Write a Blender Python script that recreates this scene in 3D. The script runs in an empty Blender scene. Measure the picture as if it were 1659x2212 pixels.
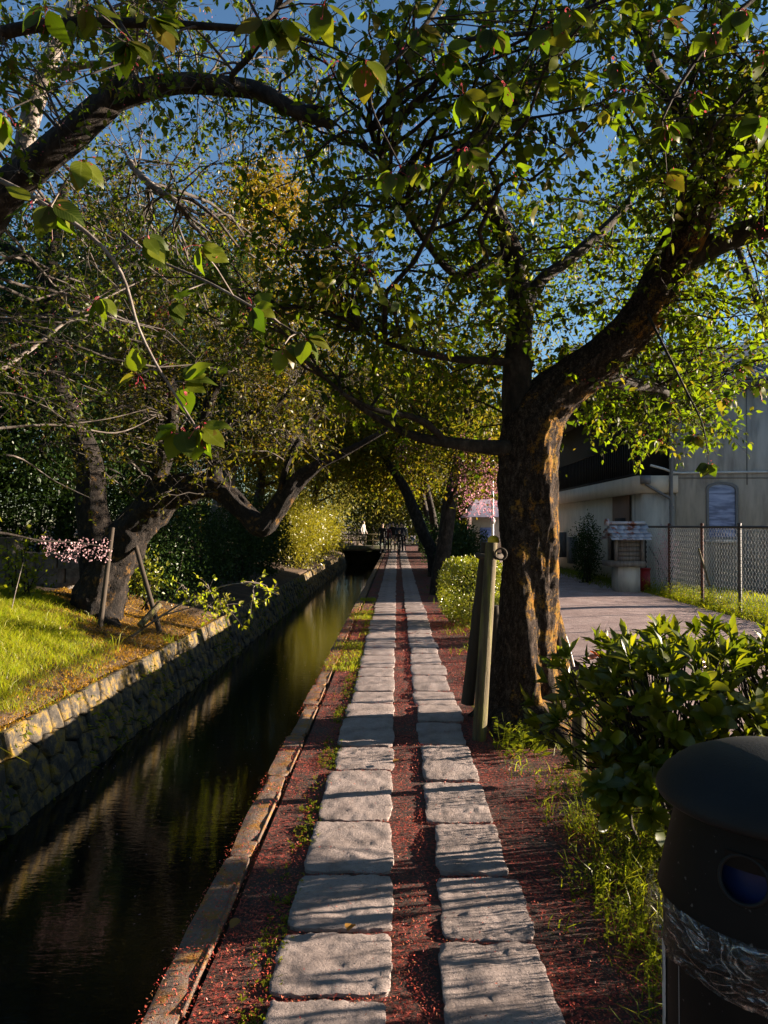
import bpy, math, random
import numpy as np
from mathutils import Vector, Matrix, noise as mnoise

random.seed(7)
RNG = np.random.default_rng(7)
S = bpy.context.scene
C = S.collection
R = math.radians

# ------------------------------------------------------------------ camera, sky, sun, exposure
CAM_H = 1.6
cd = bpy.data.cameras.new('camera')
cam = bpy.data.objects.new('camera', cd)
C.objects.link(cam)
cam.location = (0, 0, CAM_H)
cam.rotation_euler = (R(90 + 1.04), 0, R(1.02))
cd.sensor_fit = 'HORIZONTAL'
cd.sensor_width = 36
cd.lens = 36 * 1600 / 1659
cd.clip_start = 0.05
cd.clip_end = 2000
S.camera = cam

SUN_EL, SUN_AZ = 9.0, 79.0          # azimuth clockwise from +Y (the way the path runs)
w = bpy.data.worlds.new('World')
S.world = w
w.use_nodes = True
wn = w.node_tree
bg = wn.nodes['Background']
sky = wn.nodes.new('ShaderNodeTexSky')
sky.sky_type = 'NISHITA'
sky.sun_disc = False
sky.sun_elevation = R(SUN_EL)
sky.sun_rotation = R(SUN_AZ)
sky.air_density = 1.0
sky.dust_density = 0.3
sky.ozone_density = 3.2
wn.links.new(sky.outputs[0], bg.inputs[0])
bg.inputs[1].default_value = 0.05

sd = bpy.data.lights.new('sun', 'SUN')
sd.energy = 5.0
sd.angle = R(0.5)
sd.color = (1.0, 0.83, 0.66)
sun = bpy.data.objects.new('sun', sd)
C.objects.link(sun)
sdir = Vector((math.sin(R(SUN_AZ)) * math.cos(R(SUN_EL)), math.cos(R(SUN_AZ)) * math.cos(R(SUN_EL)), math.sin(R(SUN_EL))))
sun.rotation_euler = sdir.to_track_quat('Z', 'Y').to_euler()
sun.location = sdir * 60

S.view_settings.view_transform = 'Standard'
S.view_settings.look = 'None'
S.view_settings.gamma = 1
S.view_settings.use_curve_mapping = False
S.view_settings.exposure = 2.3
try:
    S.cycles.max_bounces = 6
    S.cycles.diffuse_bounces = 2
    S.cycles.glossy_bounces = 3
    S.cycles.transmission_bounces = 4
    S.cycles.transparent_max_bounces = 6
    S.cycles.use_denoising = True
except Exception:
    pass

# ------------------------------------------------------------------ helpers
_M = Matrix.Rotation(R(1.02), 3, 'Z') @ Matrix.Rotation(R(91.04), 3, 'X')


def P(u, v, d):
    """point of the place seen at (u, v) of a 1659 x 2212 frame, d metres along the path"""
    k = _M @ Vector(((u - 829.5) / 1600, -(v - 1106) / 1600, -1))
    k = k * (d / k.y)
    return Vector((k.x, k.y, k.z + CAM_H))


def tag(o, label=None, cat=None, group=None, kind=None):
    if label: o['label'] = label
    if cat: o['category'] = cat
    if group: o['group'] = group
    if kind: o['kind'] = kind
    return o


WM = {}


def link(o, parent=None):
    C.objects.link(o)
    if parent is not None:
        o.parent = parent
        o.matrix_parent_inverse = WM.get(parent.name, Matrix()).inverted()
    return o


def thing(name, loc, label, cat, group=None):
    o = bpy.data.objects.new(name, None)
    o.empty_display_size = 0.1
    o.location = loc
    link(o)
    WM[o.name] = Matrix.Translation(loc)
    return tag(o, label, cat, group)


class MB:
    """collects faces and links them as ONE mesh"""

    def __init__(s):
        s.v, s.f, s.t, s.m, s.n = [], [], [], [], 0

    def add(s, v, f, mat=0):
        v = np.asarray(v, np.float32).reshape(-1, 3)
        f = np.asarray(f, np.int64)
        if len(f) == 0: return
        s.v.append(v)
        s.f.append((f + s.n).ravel())
        s.t.append(np.full(len(f), f.shape[1], np.int32))
        s.m.append(np.full(len(f), mat, np.int32))
        s.n += len(v)

    def poly(s, pts, mat=0):
        s.add(pts, [list(range(len(pts)))], mat)

    def box(s, c, d, rz=0, mat=0, taper=1.0):
        x, y, z = d[0] / 2, d[1] / 2, d[2] / 2
        p = np.array([(-x, -y, -z), (x, -y, -z), (x, y, -z), (-x, y, -z),
                      (-x * taper, -y * taper, z), (x * taper, -y * taper, z), (x * taper, y * taper, z), (-x * taper, y * taper, z)])
        if rz:
            a, b = math.cos(rz), math.sin(rz)
            p = p @ np.array([[a, b, 0], [-b, a, 0], [0, 0, 1]])
        s.add(p + np.array(c), [(3, 2, 1, 0), (4, 5, 6, 7), (0, 1, 5, 4), (1, 2, 6, 5), (2, 3, 7, 6), (3, 0, 4, 7)], mat)

    def tube(s, pts, rad, n=8, rough=0.0, seed=0, cap=True, mat=0):
        v, f = tube_geo(pts, rad, n, rough, seed)
        s.add(v, f, mat)
        if cap:
            s.add(v[:n][::-1], [list(range(n))], mat)
            s.add(v[-n:], [list(range(n))], mat)

    def lathe(s, prof, c, n=32, mat=0):
        prof = np.array(prof, float)
        a = np.linspace(0, 2 * math.pi, n, endpoint=False)
        v = np.stack([prof[:, 0][:, None] * np.cos(a), prof[:, 0][:, None] * np.sin(a), np.repeat(prof[:, 1][:, None], n, 1)], -1).reshape(-1, 3)
        s.add(v + np.array(c), grid_faces(len(prof), n), mat)

    def mesh(s, name, mats, smooth=False):
        me = bpy.data.meshes.new(name)
        v = np.concatenate(s.v)
        f = np.concatenate(s.f)
        t = np.concatenate(s.t)
        me.vertices.add(len(v))
        me.vertices.foreach_set('co', v.ravel())
        me.loops.add(len(f))
        me.loops.foreach_set('vertex_index', f.astype(np.int32))
        me.polygons.add(len(t))
        me.polygons.foreach_set('loop_start', np.concatenate([[0], np.cumsum(t)[:-1]]).astype(np.int32))
        me.polygons.foreach_set('loop_total', t)
        me.polygons.foreach_set('material_index', np.concatenate(s.m))
        if smooth: me.polygons.foreach_set('use_smooth', np.ones(len(t), bool))
        for m in (mats if isinstance(mats, (list, tuple)) else [mats]): me.materials.append(m)
        me.update(calc_edges=True)
        return me

    def build(s, name, mats, parent=None, smooth=False):
        o = bpy.data.objects.new(name, s.mesh(name, mats, smooth))
        return link(o, parent)


def grid_faces(rows, n, closed=True):
    i = np.arange(rows - 1)[:, None] * n
    j = np.arange(n if closed else n - 1)[None, :]
    k = (j + 1) % n
    return np.stack([i + j, i + k, i + n + k, i + n + j], -1).reshape(-1, 4)


def spline(pts, rad, step):
    """Catmull-Rom through the points"""
    p = [np.array(q, float) for q in pts]
    r = list(rad)
    if len(p) == 2: p = [p[0], (p[0] + p[1]) / 2, p[1]]; r = [r[0], (r[0] + r[1]) / 2, r[1]]
    o, q = [], []
    for i in range(len(p) - 1):
        a = p[max(i - 1, 0)]; b = p[i]; c = p[i + 1]; d = p[min(i + 2, len(p) - 1)]
        k = max(1, int(np.linalg.norm(c - b) / step))
        for j in range(k):
            t = j / k
            o.append(0.5 * ((2 * b) + (c - a) * t + (2 * a - 5 * b + 4 * c - d) * t * t + (3 * b - a - 3 * c + d) * t ** 3))
            q.append(r[i] + (r[i + 1] - r[i]) * t)
    o.append(p[-1]); q.append(r[-1])
    return np.array(o), np.array(q)


def tube_geo(pts, rad, n=8, rough=0.0, seed=0):
    p = np.asarray(pts, float)
    rad = np.broadcast_to(np.asarray(rad, float), (len(p),))
    t = np.gradient(p, axis=0)
    t /= np.linalg.norm(t, axis=1)[:, None] + 1e-9
    u = np.cross(t[0], (0.3, 0.9, 0.1) if abs(t[0][2]) > .6 else (0, 0, 1))
    u /= np.linalg.norm(u)
    a = np.linspace(0, 2 * math.pi, n, endpoint=False)
    out = []
    for i in range(len(p)):
        u = u - t[i] * np.dot(u, t[i]); u /= np.linalg.norm(u) + 1e-9
        w_ = np.cross(t[i], u)
        rr = np.full(n, rad[i])
        if rough:
            for j in range(n):
                q = Vector((math.cos(a[j]) * 1.3 + seed, math.sin(a[j]) * 1.3, i * .11))
                rr[j] *= 1 + rough * (mnoise.noise(q) * 1.1 + .5 * mnoise.noise(q * 3.1) + .35 * mnoise.noise(Vector((math.cos(a[j]) * 5 + seed, math.sin(a[j]) * 5, i * .33))))
        out.append(p[i] + np.cos(a)[:, None] * u * rr[:, None] + np.sin(a)[:, None] * w_ * rr[:, None])
    return np.concatenate(out), grid_faces(len(p), n)


def unit(n):
    v = RNG.normal(size=(n, 3))
    return v / np.linalg.norm(v, axis=1)[:, None]


def nrm(v):
    return v / (np.linalg.norm(v, axis=-1, keepdims=True) + 1e-9)


def leaf_frames(D, N):
    D = nrm(D)
    Sx = nrm(np.cross(D, N) + 1e-6)
    return D, Sx, np.cross(Sx, D)


def leaf_full(mb, Pp, D, N, L, W, mat=0, wa=.45, wb=.37):
    """ovate leaf folded along its midrib, 8 triangles"""
    D, Sx, N = leaf_frames(D, N)
    L = L[:, None]; W = W[:, None]
    v = np.stack([Pp, Pp + .28 * L * D, Pp + .28 * L * D + wa * W * Sx + .13 * W * N, Pp + .28 * L * D - wa * W * Sx + .13 * W * N,
                  Pp + .65 * L * D - .05 * L * N, Pp + .62 * L * D + wb * W * Sx + .04 * W * N, Pp + .62 * L * D - wb * W * Sx + .04 * W * N,
                  Pp + L * D - .17 * L * N], 1)
    tri = np.array([(0, 2, 1), (0, 1, 3), (1, 2, 5), (1, 5, 4), (1, 4, 6), (1, 6, 3), (4, 5, 7), (4, 7, 6)])
    f = (np.arange(len(Pp))[:, None, None] * 8 + tri[None]).reshape(-1, 3)
    mb.add(v.reshape(-1, 3), f, mat)


def leaf_flat(mb, Pp, D, N, L, W, mat=0):
    """small leaf, two triangles with a fold"""
    D, Sx, N = leaf_frames(D, N)
    L = L[:, None]; W = W[:, None]
    v = np.stack([Pp, Pp + .45 * L * D + .5 * W * Sx + .12 * W * N, Pp + L * D, Pp + .45 * L * D - .5 * W * Sx + .12 * W * N], 1)
    tri = np.array([(0, 1, 2), (0, 2, 3)])
    f = (np.arange(len(Pp))[:, None, None] * 4 + tri[None]).reshape(-1, 3)
    mb.add(v.reshape(-1, 3), f, mat)


# ------------------------------------------------------------------ materials
def newmat(name):
    m = bpy.data.materials.new(name)
    m.use_nodes = True
    nt = m.node_tree
    for n in list(nt.nodes): nt.nodes.remove(n)
    out = nt.nodes.new('ShaderNodeOutputMaterial')
    return m, nt, out


def nd(nt, t, ins=None, **kw):
    n = nt.nodes.new(t)
    for k, v in kw.items(): setattr(n, k, v)
    for k, v in (ins or {}).items():
        if hasattr(v, 'is_output'): nt.links.new(v, n.inputs[k])
        else: n.inputs[k].default_value = v
    return n


def rgba(c): return (c[0], c[1], c[2], 1)


def coords(nt, scale=(1, 1, 1), kind='Object'):
    tc = nd(nt, 'ShaderNodeTexCoord')
    return nd(nt, 'ShaderNodeMapping', {0: tc.outputs[kind], 3: scale}).outputs[0]


def ramp(nt, fac, stops):
    r = nd(nt, 'ShaderNodeValToRGB', {0: fac})
    e = r.color_ramp.elements
    while len(e) < len(stops): e.new(0.5)
    for i, (p, c) in enumerate(stops): e[i].position = p; e[i].color = rgba(c)
    return r.outputs[0]


def noise(nt, vec, scale, detail=4, rough=.6, dist=0):
    return nd(nt, 'ShaderNodeTexNoise', {'Vector': vec, 'Scale': scale, 'Detail': detail, 'Roughness': rough, 'Distortion': dist}).outputs[0]


def mix(nt, fac, a, b, mode='MIX'):
    n = nd(nt, 'ShaderNodeMix', data_type='RGBA', blend_type=mode)
    for sock, val in ((0, fac), (6, a), (7, b)):
        if hasattr(val, 'is_output'): nt.links.new(val, n.inputs[sock])
        else: n.inputs[sock].default_value = val if sock == 0 else rgba(val)
    return n.outputs[2]


def math_(nt, op, a, b=0.0):
    n = nd(nt, 'ShaderNodeMath', operation=op)
    for i, x in enumerate((a, b)):
        if hasattr(x, 'is_output'): nt.links.new(x, n.inputs[i])
        else: n.inputs[i].default_value = x
    return n.outputs[0]


def surface(name, cols, scale=4, rough=.85, bump=((20, .3, .01),), moss=None, stretch=(1, 1, 1), detail=5, spots=None, spec=.3, metal=0):
    """noise-coloured rough surface; moss = (colour, scale, low, high)"""
    m, nt, out = newmat(name)
    c = coords(nt, stretch)
    k = len(cols)
    col = ramp(nt, noise(nt, c, scale, detail, .65), [(.3 + .4 * i / max(1, k - 1), q) for i, q in enumerate(cols)])
    if spots:
        col = mix(nt, ramp(nt, noise(nt, c, spots[1], 2, .5), [(spots[2], (0, 0, 0)), (spots[3], (1, 1, 1))]), col, spots[0])
    if moss:
        f = ramp(nt, noise(nt, c, moss[1], 6, .7), [(moss[2], (0, 0, 0)), (moss[3], (1, 1, 1))])
        col = mix(nt, f, col, moss[0])
    b = nd(nt, 'ShaderNodeBsdfPrincipled', {'Base Color': col, 'Roughness': rough, 'Metallic': metal, 'Specular IOR Level': spec})
    nn = None
    for sc, st, di in bump:
        bp = nd(nt, 'ShaderNodeBump', {'Height': noise(nt, c, sc, 6, .7), 'Strength': st, 'Distance': di})
        if nn: nt.links.new(nn, bp.inputs['Normal'])
        nn = bp.outputs[0]
    if nn: nt.links.new(nn, b.inputs['Normal'])
    nt.links.new(b.outputs[0], out.inputs[0])
    return m


def leafmat(name, cols, trans, tf=.45, gloss=.06, rgh=.35, obj=False):
    """leaf: diffuse + light let through + a little sheen; colour varies leaf by leaf"""
    m, nt, out = newmat(name)
    if obj: r = nd(nt, 'ShaderNodeObjectInfo').outputs['Random']
    else: r = nd(nt, 'ShaderNodeNewGeometry').outputs['Random Per Island']
    k = len(cols)
    col = ramp(nt, r, [(i / max(1, k - 1), q) for i, q in enumerate(cols)])
    tcol = ramp(nt, r, [(i / max(1, k - 1), tuple(q[j] * trans[j] for j in range(3))) for i, q in enumerate(cols)])
    if obj:
        sp = nd(nt, 'ShaderNodeSeparateXYZ', {0: nd(nt, 'ShaderNodeTexCoord').outputs['Object']})
        ax = math_(nt, 'ABSOLUTE', sp.outputs[0])
        wv = math_(nt, 'SINE', math_(nt, 'MULTIPLY', math_(nt, 'SUBTRACT', sp.outputs[1], math_(nt, 'MULTIPLY', ax, .8)), 62))
        vein = math_(nt, 'MAXIMUM', ramp(nt, wv, [(.75, (0, 0, 0)), (1, (1, 1, 1))]), ramp(nt, ax, [(.012, (1, 1, 1)), (.035, (0, 0, 0))]))
        col = mix(nt, math_(nt, 'MULTIPLY', vein, .3), col, (.2, .24, .05))
        tcol = mix(nt, math_(nt, 'MULTIPLY', vein, .35), tcol, (.06, .08, .01))
    d = nd(nt, 'ShaderNodeBsdfDiffuse', {0: col})
    t = nd(nt, 'ShaderNodeBsdfTranslucent', {0: tcol})
    s1 = nd(nt, 'ShaderNodeMixShader', {0: tf, 1: d.outputs[0], 2: t.outputs[0]})
    g = nd(nt, 'ShaderNodeBsdfGlossy', {0: (1, 1, 1, 1), 1: rgh})
    s2 = nd(nt, 'ShaderNodeMixShader', {0: gloss, 1: s1.outputs[0], 2: g.outputs[0]})
    nt.links.new(s2.outputs[0], out.inputs[0])
    return m


def plain(name, col, rough=.6, metal=0, spec=.4, bump=None):
    c2 = tuple(x * .78 for x in col)
    return surface(name, (c2, col, tuple(min(1, x * 1.12) for x in col)), 9, rough, bump or ((40, .15, .004),), spec=spec, metal=metal)


SOIL = (.055, .034, .024)
M = {}
M['ground'] = surface('earth', ((.03, .02, .014), (.07, .045, .028), (.12, .075, .04)), 3, .95, ((14, .6, .03), (70, .5, .01)))
M['petal_soil'] = surface('soil_with_fallen_petals', ((.03, .019, .015), (.075, .034, .027), (.15, .055, .042)), 9, .95, ((40, .8, .02), (160, .7, .006)), spots=((.4, .075, .05), 60, .5, .62), moss=((.085, .062, .05), 3.0, .44, .62))
M['gravel'] = surface('pink_gravel_road', ((.28, .19, .175), (.4, .285, .26), (.5, .375, .345)), 2.2, .95, ((90, .9, .015), (30, .6, .02)), spots=((.12, .095, .09), 120, .55, .62))
M['slab'] = surface('rough_granite', ((.2, .158, .142), (.34, .272, .246), (.44, .358, .328)), 5, .9, ((28, .5, .016), (90, 1.0, .012), (240, .7, .005)), spots=((.22, .18, .17), 90, .6, .7))
M['coping'] = surface('mossy_coping', ((.09, .062, .048), (.16, .115, .09), (.24, .185, .155)), 6, .95, ((30, .6, .015), (110, .8, .006)), moss=((.27, .125, .018), 15, .47, .64))
M['canal_concrete'] = surface('wet_canal_concrete', ((.05, .045, .035), (.1, .09, .07)), 4, .8, ((12, .5, .03),), moss=((.05, .06, .015), 3, .5, .6))
M['wallstone'] = surface('retaining_wall_stone', ((.032, .027, .021), (.085, .073, .058), (.24, .21, .17)), 7, .9, ((14, 1.0, .04), (50, .9, .015)), moss=((.26, .16, .018), 7, .48, .62))
M['wallback'] = surface('wall_joints', ((.03, .025, .018), (.06, .05, .03)), 6, .95, ((20, .6, .02),))
M['blockstone'] = surface('garden_wall_block', ((.06, .052, .045), (.12, .105, .09), (.19, .165, .145)), 7, .9, ((30, .9, .02),))
M['bark_big'] = None
M['bark'] = surface('dark_cherry_bark', ((.01, .008, .007), (.026, .02, .016), (.07, .055, .043)), 14, .9, ((18, 1.0, .025), (60, .8, .01)), stretch=(1, 1, .6))
M['bark_pale'] = surface('pale_lichen_bark', ((.07, .055, .045), (.17, .14, .12), (.3, .27, .24)), 9, .9, ((24, .7, .01),), stretch=(1, 1, 1.5))
M['bark_moss'] = surface('left_tree_bark', ((.009, .007, .0055), (.02, .015, .012), (.055, .042, .032)), 14, .92, ((10, 1.0, .1), (34, 1.0, .04)), moss=((.22, .11, .02), 7, .58, .68), stretch=(1, 1, .7))
M['twig_grey'] = surface('grey_twig', ((.03, .025, .021), (.075, .063, .054), (.13, .11, .095)), 9, .9, ((24, .5, .01),))
M['stake'] = surface('weathered_stake_wood', ((.04, .03, .018), (.1, .078, .042), (.19, .15, .08)), 6, .85, ((30, .8, .012),), stretch=(4, 4, .3), moss=((.16, .16, .025), 5, .52, .68))
M['stake_dark'] = surface('dark_stake_wood', ((.03, .022, .016), (.06, .045, .03)), 6, .85, ((30, .5, .006),), stretch=(3, 3, .3))
M['timber'] = surface('grey_timber', ((.08, .068, .06), (.15, .13, .118), (.21, .19, .17)), 6, .85, ((40, .4, .005),), stretch=(4, 4, .5))
M['dark_timber'] = surface('dark_house_timber', ((.008, .007, .006), (.02, .017, .014)), 6, .8, ((30, .3, .005),), stretch=(3, 3, .4))
M['concrete'] = surface('streaked_concrete', ((.3, .275, .25), (.46, .425, .385), (.56, .52, .47)), 2.4, .9, ((60, .4, .005),), stretch=(1.4, 1.4, .28), spots=((.24, .225, .205), 3.2, .54, .75))
M['render'] = surface('beige_plaster', ((.46, .39, .31), (.6, .52, .42)), 3, .9, ((80, .3, .004),), stretch=(1, 1, .5))
M['terracotta'] = surface('brown_entrance_wall', ((.14, .085, .06), (.2, .13, .095)), 3, .9)
M['tile'] = surface('grey_roof_tile', ((.05, .052, .058), (.11, .115, .125)), 5, .5, ((30, .2, .005),), spec=.5)
M['tin'] = surface('rusty_roof_sheet', ((.3, .3, .34), (.44, .44, .5)), 4, .45, ((20, .3, .004),), moss=((.2, .06, .03), 3.4, .53, .58), spec=.5)
M['metal_dark'] = surface('dark_painted_steel', ((.02, .018, .017), (.045, .04, .037)), 9, .5, ((40, .2, .003),), spec=.5)
M['rust'] = surface('rusty_post', ((.05, .022, .016), (.11, .045, .03)), 9, .8)
M['wire'] = plain('galvanised_wire', (.6, .6, .58), .5)
M['pipe'] = plain('grey_drain_pipe', (.14, .14, .145), .6)
M['whitepipe'] = plain('pale_conduit', (.5, .49, .47), .6)
M['red'] = plain('red_paint', (.28, .02, .02), .5)
M['white'] = plain('white_paint', (.75, .74, .72), .6)
M['yellow'] = plain('yellow_cap', (.75, .5, .02), .5)
M['mauve'] = plain('mauve_roof', (.42, .36, .42), .6)
M['steel'] = plain('steel_pole', (.4, .4, .4), .5, .3)
M['binlid'] = surface('matt_black_plastic', ((.009, .0092, .01), (.013, .0132, .014)), 8, .6, ((160, .35, .003),), spec=.25)
M['binbody'] = surface('dark_brown_plastic', ((.006, .0045, .004), (.011, .0085, .0075)), 4, .6, ((120, .12, .002),), spec=.15, spots=((.09, .08, .075), 60, .70, .74))
M['blue'] = plain('blue_bin_bag', (.008, .02, .09), .35)
M['label'] = surface('worn_white_label', ((.4, .39, .38), (.55, .54, .53)), 5, .6, spots=((.12, .11, .11), 26, .6, .64))
M['print'] = plain('grey_print', (.36, .35, .34), .6)
M['pink'] = leafmat('pink_blossom', ((.4, .14, .19), (.58, .3, .35), (.48, .21, .26)), (1, 1, 1), .4, .01)
M['palepink'] = leafmat('pale_blossom', ((.6, .4, .42), (.5, .3, .33)), (1, .9, .9), .4, .02)
M['calyx'] = leafmat('red_calyx', ((.4, .03, .05), (.55, .09, .12), (.3, .05, .03)), (1, 1, 1), .35, .02)
M['petal'] = leafmat('fallen_petals', ((.2, .025, .02), (.5, .07, .045), (.6, .17, .1), (.36, .045, .05), (.5, .22, .09)), (1, 1, 1), .25, .02)
M['dryleaf'] = leafmat('dry_leaf', ((.28, .14, .025), (.42, .24, .05), (.18, .09, .025), (.5, .34, .1)), (1, 1, 1), .3, .03)
CH = ((.025, .042, .003), (.065, .088, .005), (.115, .128, .006), (.038, .058, .004), (.12, .085, .012))
M['cherry'] = leafmat('cherry_leaf', CH, (2.0, 2.4, .8), .5, .012, .4)
M['cherry_o'] = leafmat('cherry_leaf_single', CH, (2.0, 2.4, .8), .5, .012, .4, obj=True)
M['cherry_far'] = leafmat('cherry_leaf_young', ((.035, .05, .004), (.07, .08, .006), (.1, .07, .012), (.12, .115, .010)), (2, 2, .9), .5, .01)
M['maple'] = leafmat('yellow_brown_leaf', ((.13, .11, .007), (.18, .14, .008), (.16, .085, .012), (.08, .09, .006)), (1.8, 1.7, 1.0), .45, .015)
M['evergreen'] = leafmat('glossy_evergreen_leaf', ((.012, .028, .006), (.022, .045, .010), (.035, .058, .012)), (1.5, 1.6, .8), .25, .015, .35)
M['bamboo'] = leafmat('yellow_green_leaf', ((.17, .15, .008), (.22, .19, .012), (.12, .13, .008)), (1.6, 1.6, 1), .45, .04)
M['boxwood'] = leafmat('clipped_yellow_hedge_leaf', ((.2, .2, .01), (.14, .17, .01), (.26, .23, .012)), (1.4, 1.5, 1), .4, .05)
M['farleaf'] = leafmat('far_leaf', ((.11, .11, .018), (.16, .135, .035), (.08, .1, .014)), (1.8, 1.8, 1.2), .45, .01)
RH = ((.026, .044, .003), (.06, .08, .004), (.13, .135, .007), (.036, .056, .003))
M['rhodo'] = leafmat('leathery_shrub_leaf', RH, (2.2, 2.1, .7), .48, .03, .35)
M['rhodo_o'] = leafmat('leathery_shrub_leaf_single', RH, (2.2, 2.1, .7), .48, .03, .35, obj=True)
M['rhodo_red'] = leafmat('red_old_leaf', ((.4, .03, .01), (.5, .14, .015)), (1.2, 1, 1), .4, .06)
M['grass'] = leafmat('grass_blade', ((.2, .27, .008), (.28, .32, .010), (.34, .32, .012), (.16, .23, .01), (.32, .24, .07)), (1.4, 1.4, 1), .5, .01)
M['moss'] = leafmat('golden_moss', ((.36, .17, .014), (.45, .25, .018), (.28, .12, .014), (.36, .27, .016)), (1, 1, 1), .4, .01)
M['weed'] = leafmat('weed_leaf', ((.07, .095, .006), (.14, .165, .010), (.2, .2, .012)), (1.7, 1.7, .9), .5, .015)
M['skin'] = plain('skin', (.42, .27, .2), .6)
M['hair'] = plain('dark_hair', (.012, .01, .01), .5)
for nm, c in (('black', (.012, .012, .014)), ('navy', (.015, .018, .035)), ('wine', (.06, .012, .016)), ('grey', (.12, .12, .12)), ('pale', (.5, .48, .45)), ('denim', (.03, .04, .07)), ('khaki', (.22, .19, .15))):
    M['cloth_' + nm] = plain('cloth_' + nm, c, .85)


def m_bark_big():
    m, nt, out = newmat('cherry_bark_mossy')
    c = coords(nt)
    cs = coords(nt, (1, 1, .45))
    n1 = noise(nt, cs, 34, 8, .75)
    n2 = noise(nt, c, 90, 4, .7)
    crag = math_(nt, 'ADD', math_(nt, 'MULTIPLY', n1, .65), math_(nt, 'MULTIPLY', n2, .35))
    col = ramp(nt, crag, [(.38, (.010, .0075, .006)), (.5, (.04, .028, .021)), (.6, (.12, .088, .07)), (.72, (.22, .18, .155))])
    # moss and orange algae keep to the road side of the trunk, in broken patches
    nx = nd(nt, 'ShaderNodeSeparateXYZ', {0: nd(nt, 'ShaderNodeNewGeometry').outputs['Normal']}).outputs[0]
    patch = math_(nt, 'ADD', math_(nt, 'MULTIPLY', noise(nt, c, 5.5, 5, .65), .8), math_(nt, 'MULTIPLY', noise(nt, c, 45, 5, .75), .5))
    f = ramp(nt, math_(nt, 'ADD', patch, math_(nt, 'MULTIPLY', nx, .10)), [(.705, (0, 0, 0)), (.8, (1, 1, 1))])
    mc = ramp(nt, noise(nt, c, 12, 3, .6), [(.35, (.32, .14, .018)), (.65, (.24, .15, .03))])
    col = mix(nt, f, col, mc)
    b1 = nd(nt, 'ShaderNodeBump', {'Height': n1, 'Strength': 1.0, 'Distance': .05})
    b2 = nd(nt, 'ShaderNodeBump', {'Height': n2, 'Strength': .9, 'Distance': .012, 'Normal': b1.outputs[0]})
    b = nd(nt, 'ShaderNodeBsdfPrincipled', {'Base Color': col, 'Roughness': .95, 'Specular IOR Level': .15, 'Normal': b2.outputs[0]})
    nt.links.new(b.outputs[0], out.inputs[0])
    return m


M['bark_big'] = m_bark_big()


def m_water():
    m, nt, out = newmat('dark_canal_water')
    c = coords(nt, (1.0, 3.2, 1))
    n1 = noise(nt, c, 4.2, 3, .55, .4)
    n2 = noise(nt, coords(nt, (1.2, 6, 1)), 11, 2, .5)
    b1 = nd(nt, 'ShaderNodeBump', {'Height': n1, 'Strength': .1, 'Distance': .016})
    b2 = nd(nt, 'ShaderNodeBump', {'Height': n2, 'Strength': .10, 'Distance': .006, 'Normal': b1.outputs[0]})
    b = nd(nt, 'ShaderNodeBsdfPrincipled', {'Base Color': (.006, .006, .004, 1), 'Roughness': .03, 'IOR': 1.42, 'Normal': b2.outputs[0]})
    nt.links.new(b.outputs[0], out.inputs[0])
    return m


M['water'] = m_water()


def m_pane():
    m, nt, out = newmat('blue_window_glass')
    c = coords(nt, (1, 1, 5))
    col = ramp(nt, noise(nt, c, 2.0, 3, .5, .6), [(.38, (.07, .1, .22)), (.5, (.17, .22, .42)), (.62, (.28, .34, .56))])
    b = nd(nt, 'ShaderNodeBsdfPrincipled', {'Base Color': col, 'Roughness': .2})
    nt.links.new(b.outputs[0], out.inputs[0])
    return m


M['pane'] = m_pane()


def m_film():
    m, nt, out = newmat('clear_plastic_film')
    c = coords(nt, (1, 1, 1))
    h = noise(nt, coords(nt, (1, 1, 3)), 9, 4, .6, 1.2)
    bp = nd(nt, 'ShaderNodeBump', {'Height': h, 'Strength': .8, 'Distance': .03})
    g = nd(nt, 'ShaderNodeBsdfGlossy', {0: (1, .95, .9, 1), 1: .14, 'Normal': bp.outputs[0]})
    d = nd(nt, 'ShaderNodeBsdfDiffuse', {0: (.4, .34, .3, 1), 'Normal': bp.outputs[0]})
    t = nd(nt, 'ShaderNodeBsdfTransparent', {0: (.92, .9, .88, 1)})
    a = nd(nt, 'ShaderNodeMixShader', {0: .5, 1: d.outputs[0], 2: g.outputs[0]})
    n1 = noise(nt, coords(nt, (1, 1, 2.6)), 7, 3, .55, 1.4)
    n2 = noise(nt, coords(nt, (1, 1.6, 3.2)), 17, 2, .5, .8)
    l1 = ramp(nt, math_(nt, 'ABSOLUTE', math_(nt, 'SUBTRACT', n1, .5)), [(.0, (.75, .75, .75)), (.012, (.3, .3, .3)), (.04, (.05, .05, .05))])
    l2 = ramp(nt, math_(nt, 'ABSOLUTE', math_(nt, 'SUBTRACT', n2, .5)), [(.0, (.24, .24, .24)), (.02, (.1, .1, .1)), (.05, (.04, .04, .04))])
    fac = math_(nt, 'MAXIMUM', l1, l2)  # bright crease highlights painted into the film along noise ridges
    a2 = nd(nt, 'ShaderNodeMixShader', {0: fac, 1: t.outputs[0], 2: a.outputs[0]})
    nt.links.new(a2.outputs[0], out.inputs[0])
    return m


M['film'] = m_film()

# ------------------------------------------------------------------ the ground with its canal trench
WATER_Z = -0.9


def bank_z(x, y):
    """height of the left bank"""
    q = -x - 3.42
    z = -.15 + .26 * min(q, 2.2) * (1 if q > 0 else 0) + max(0, q - 2.2) * .1
    z = min(z, 1.2)
    return z + .05 * mnoise.noise(Vector((x * .9, y * .9, 3))) + .03 * mnoise.noise(Vector((x * 3, y * 3, 7)))


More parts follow.
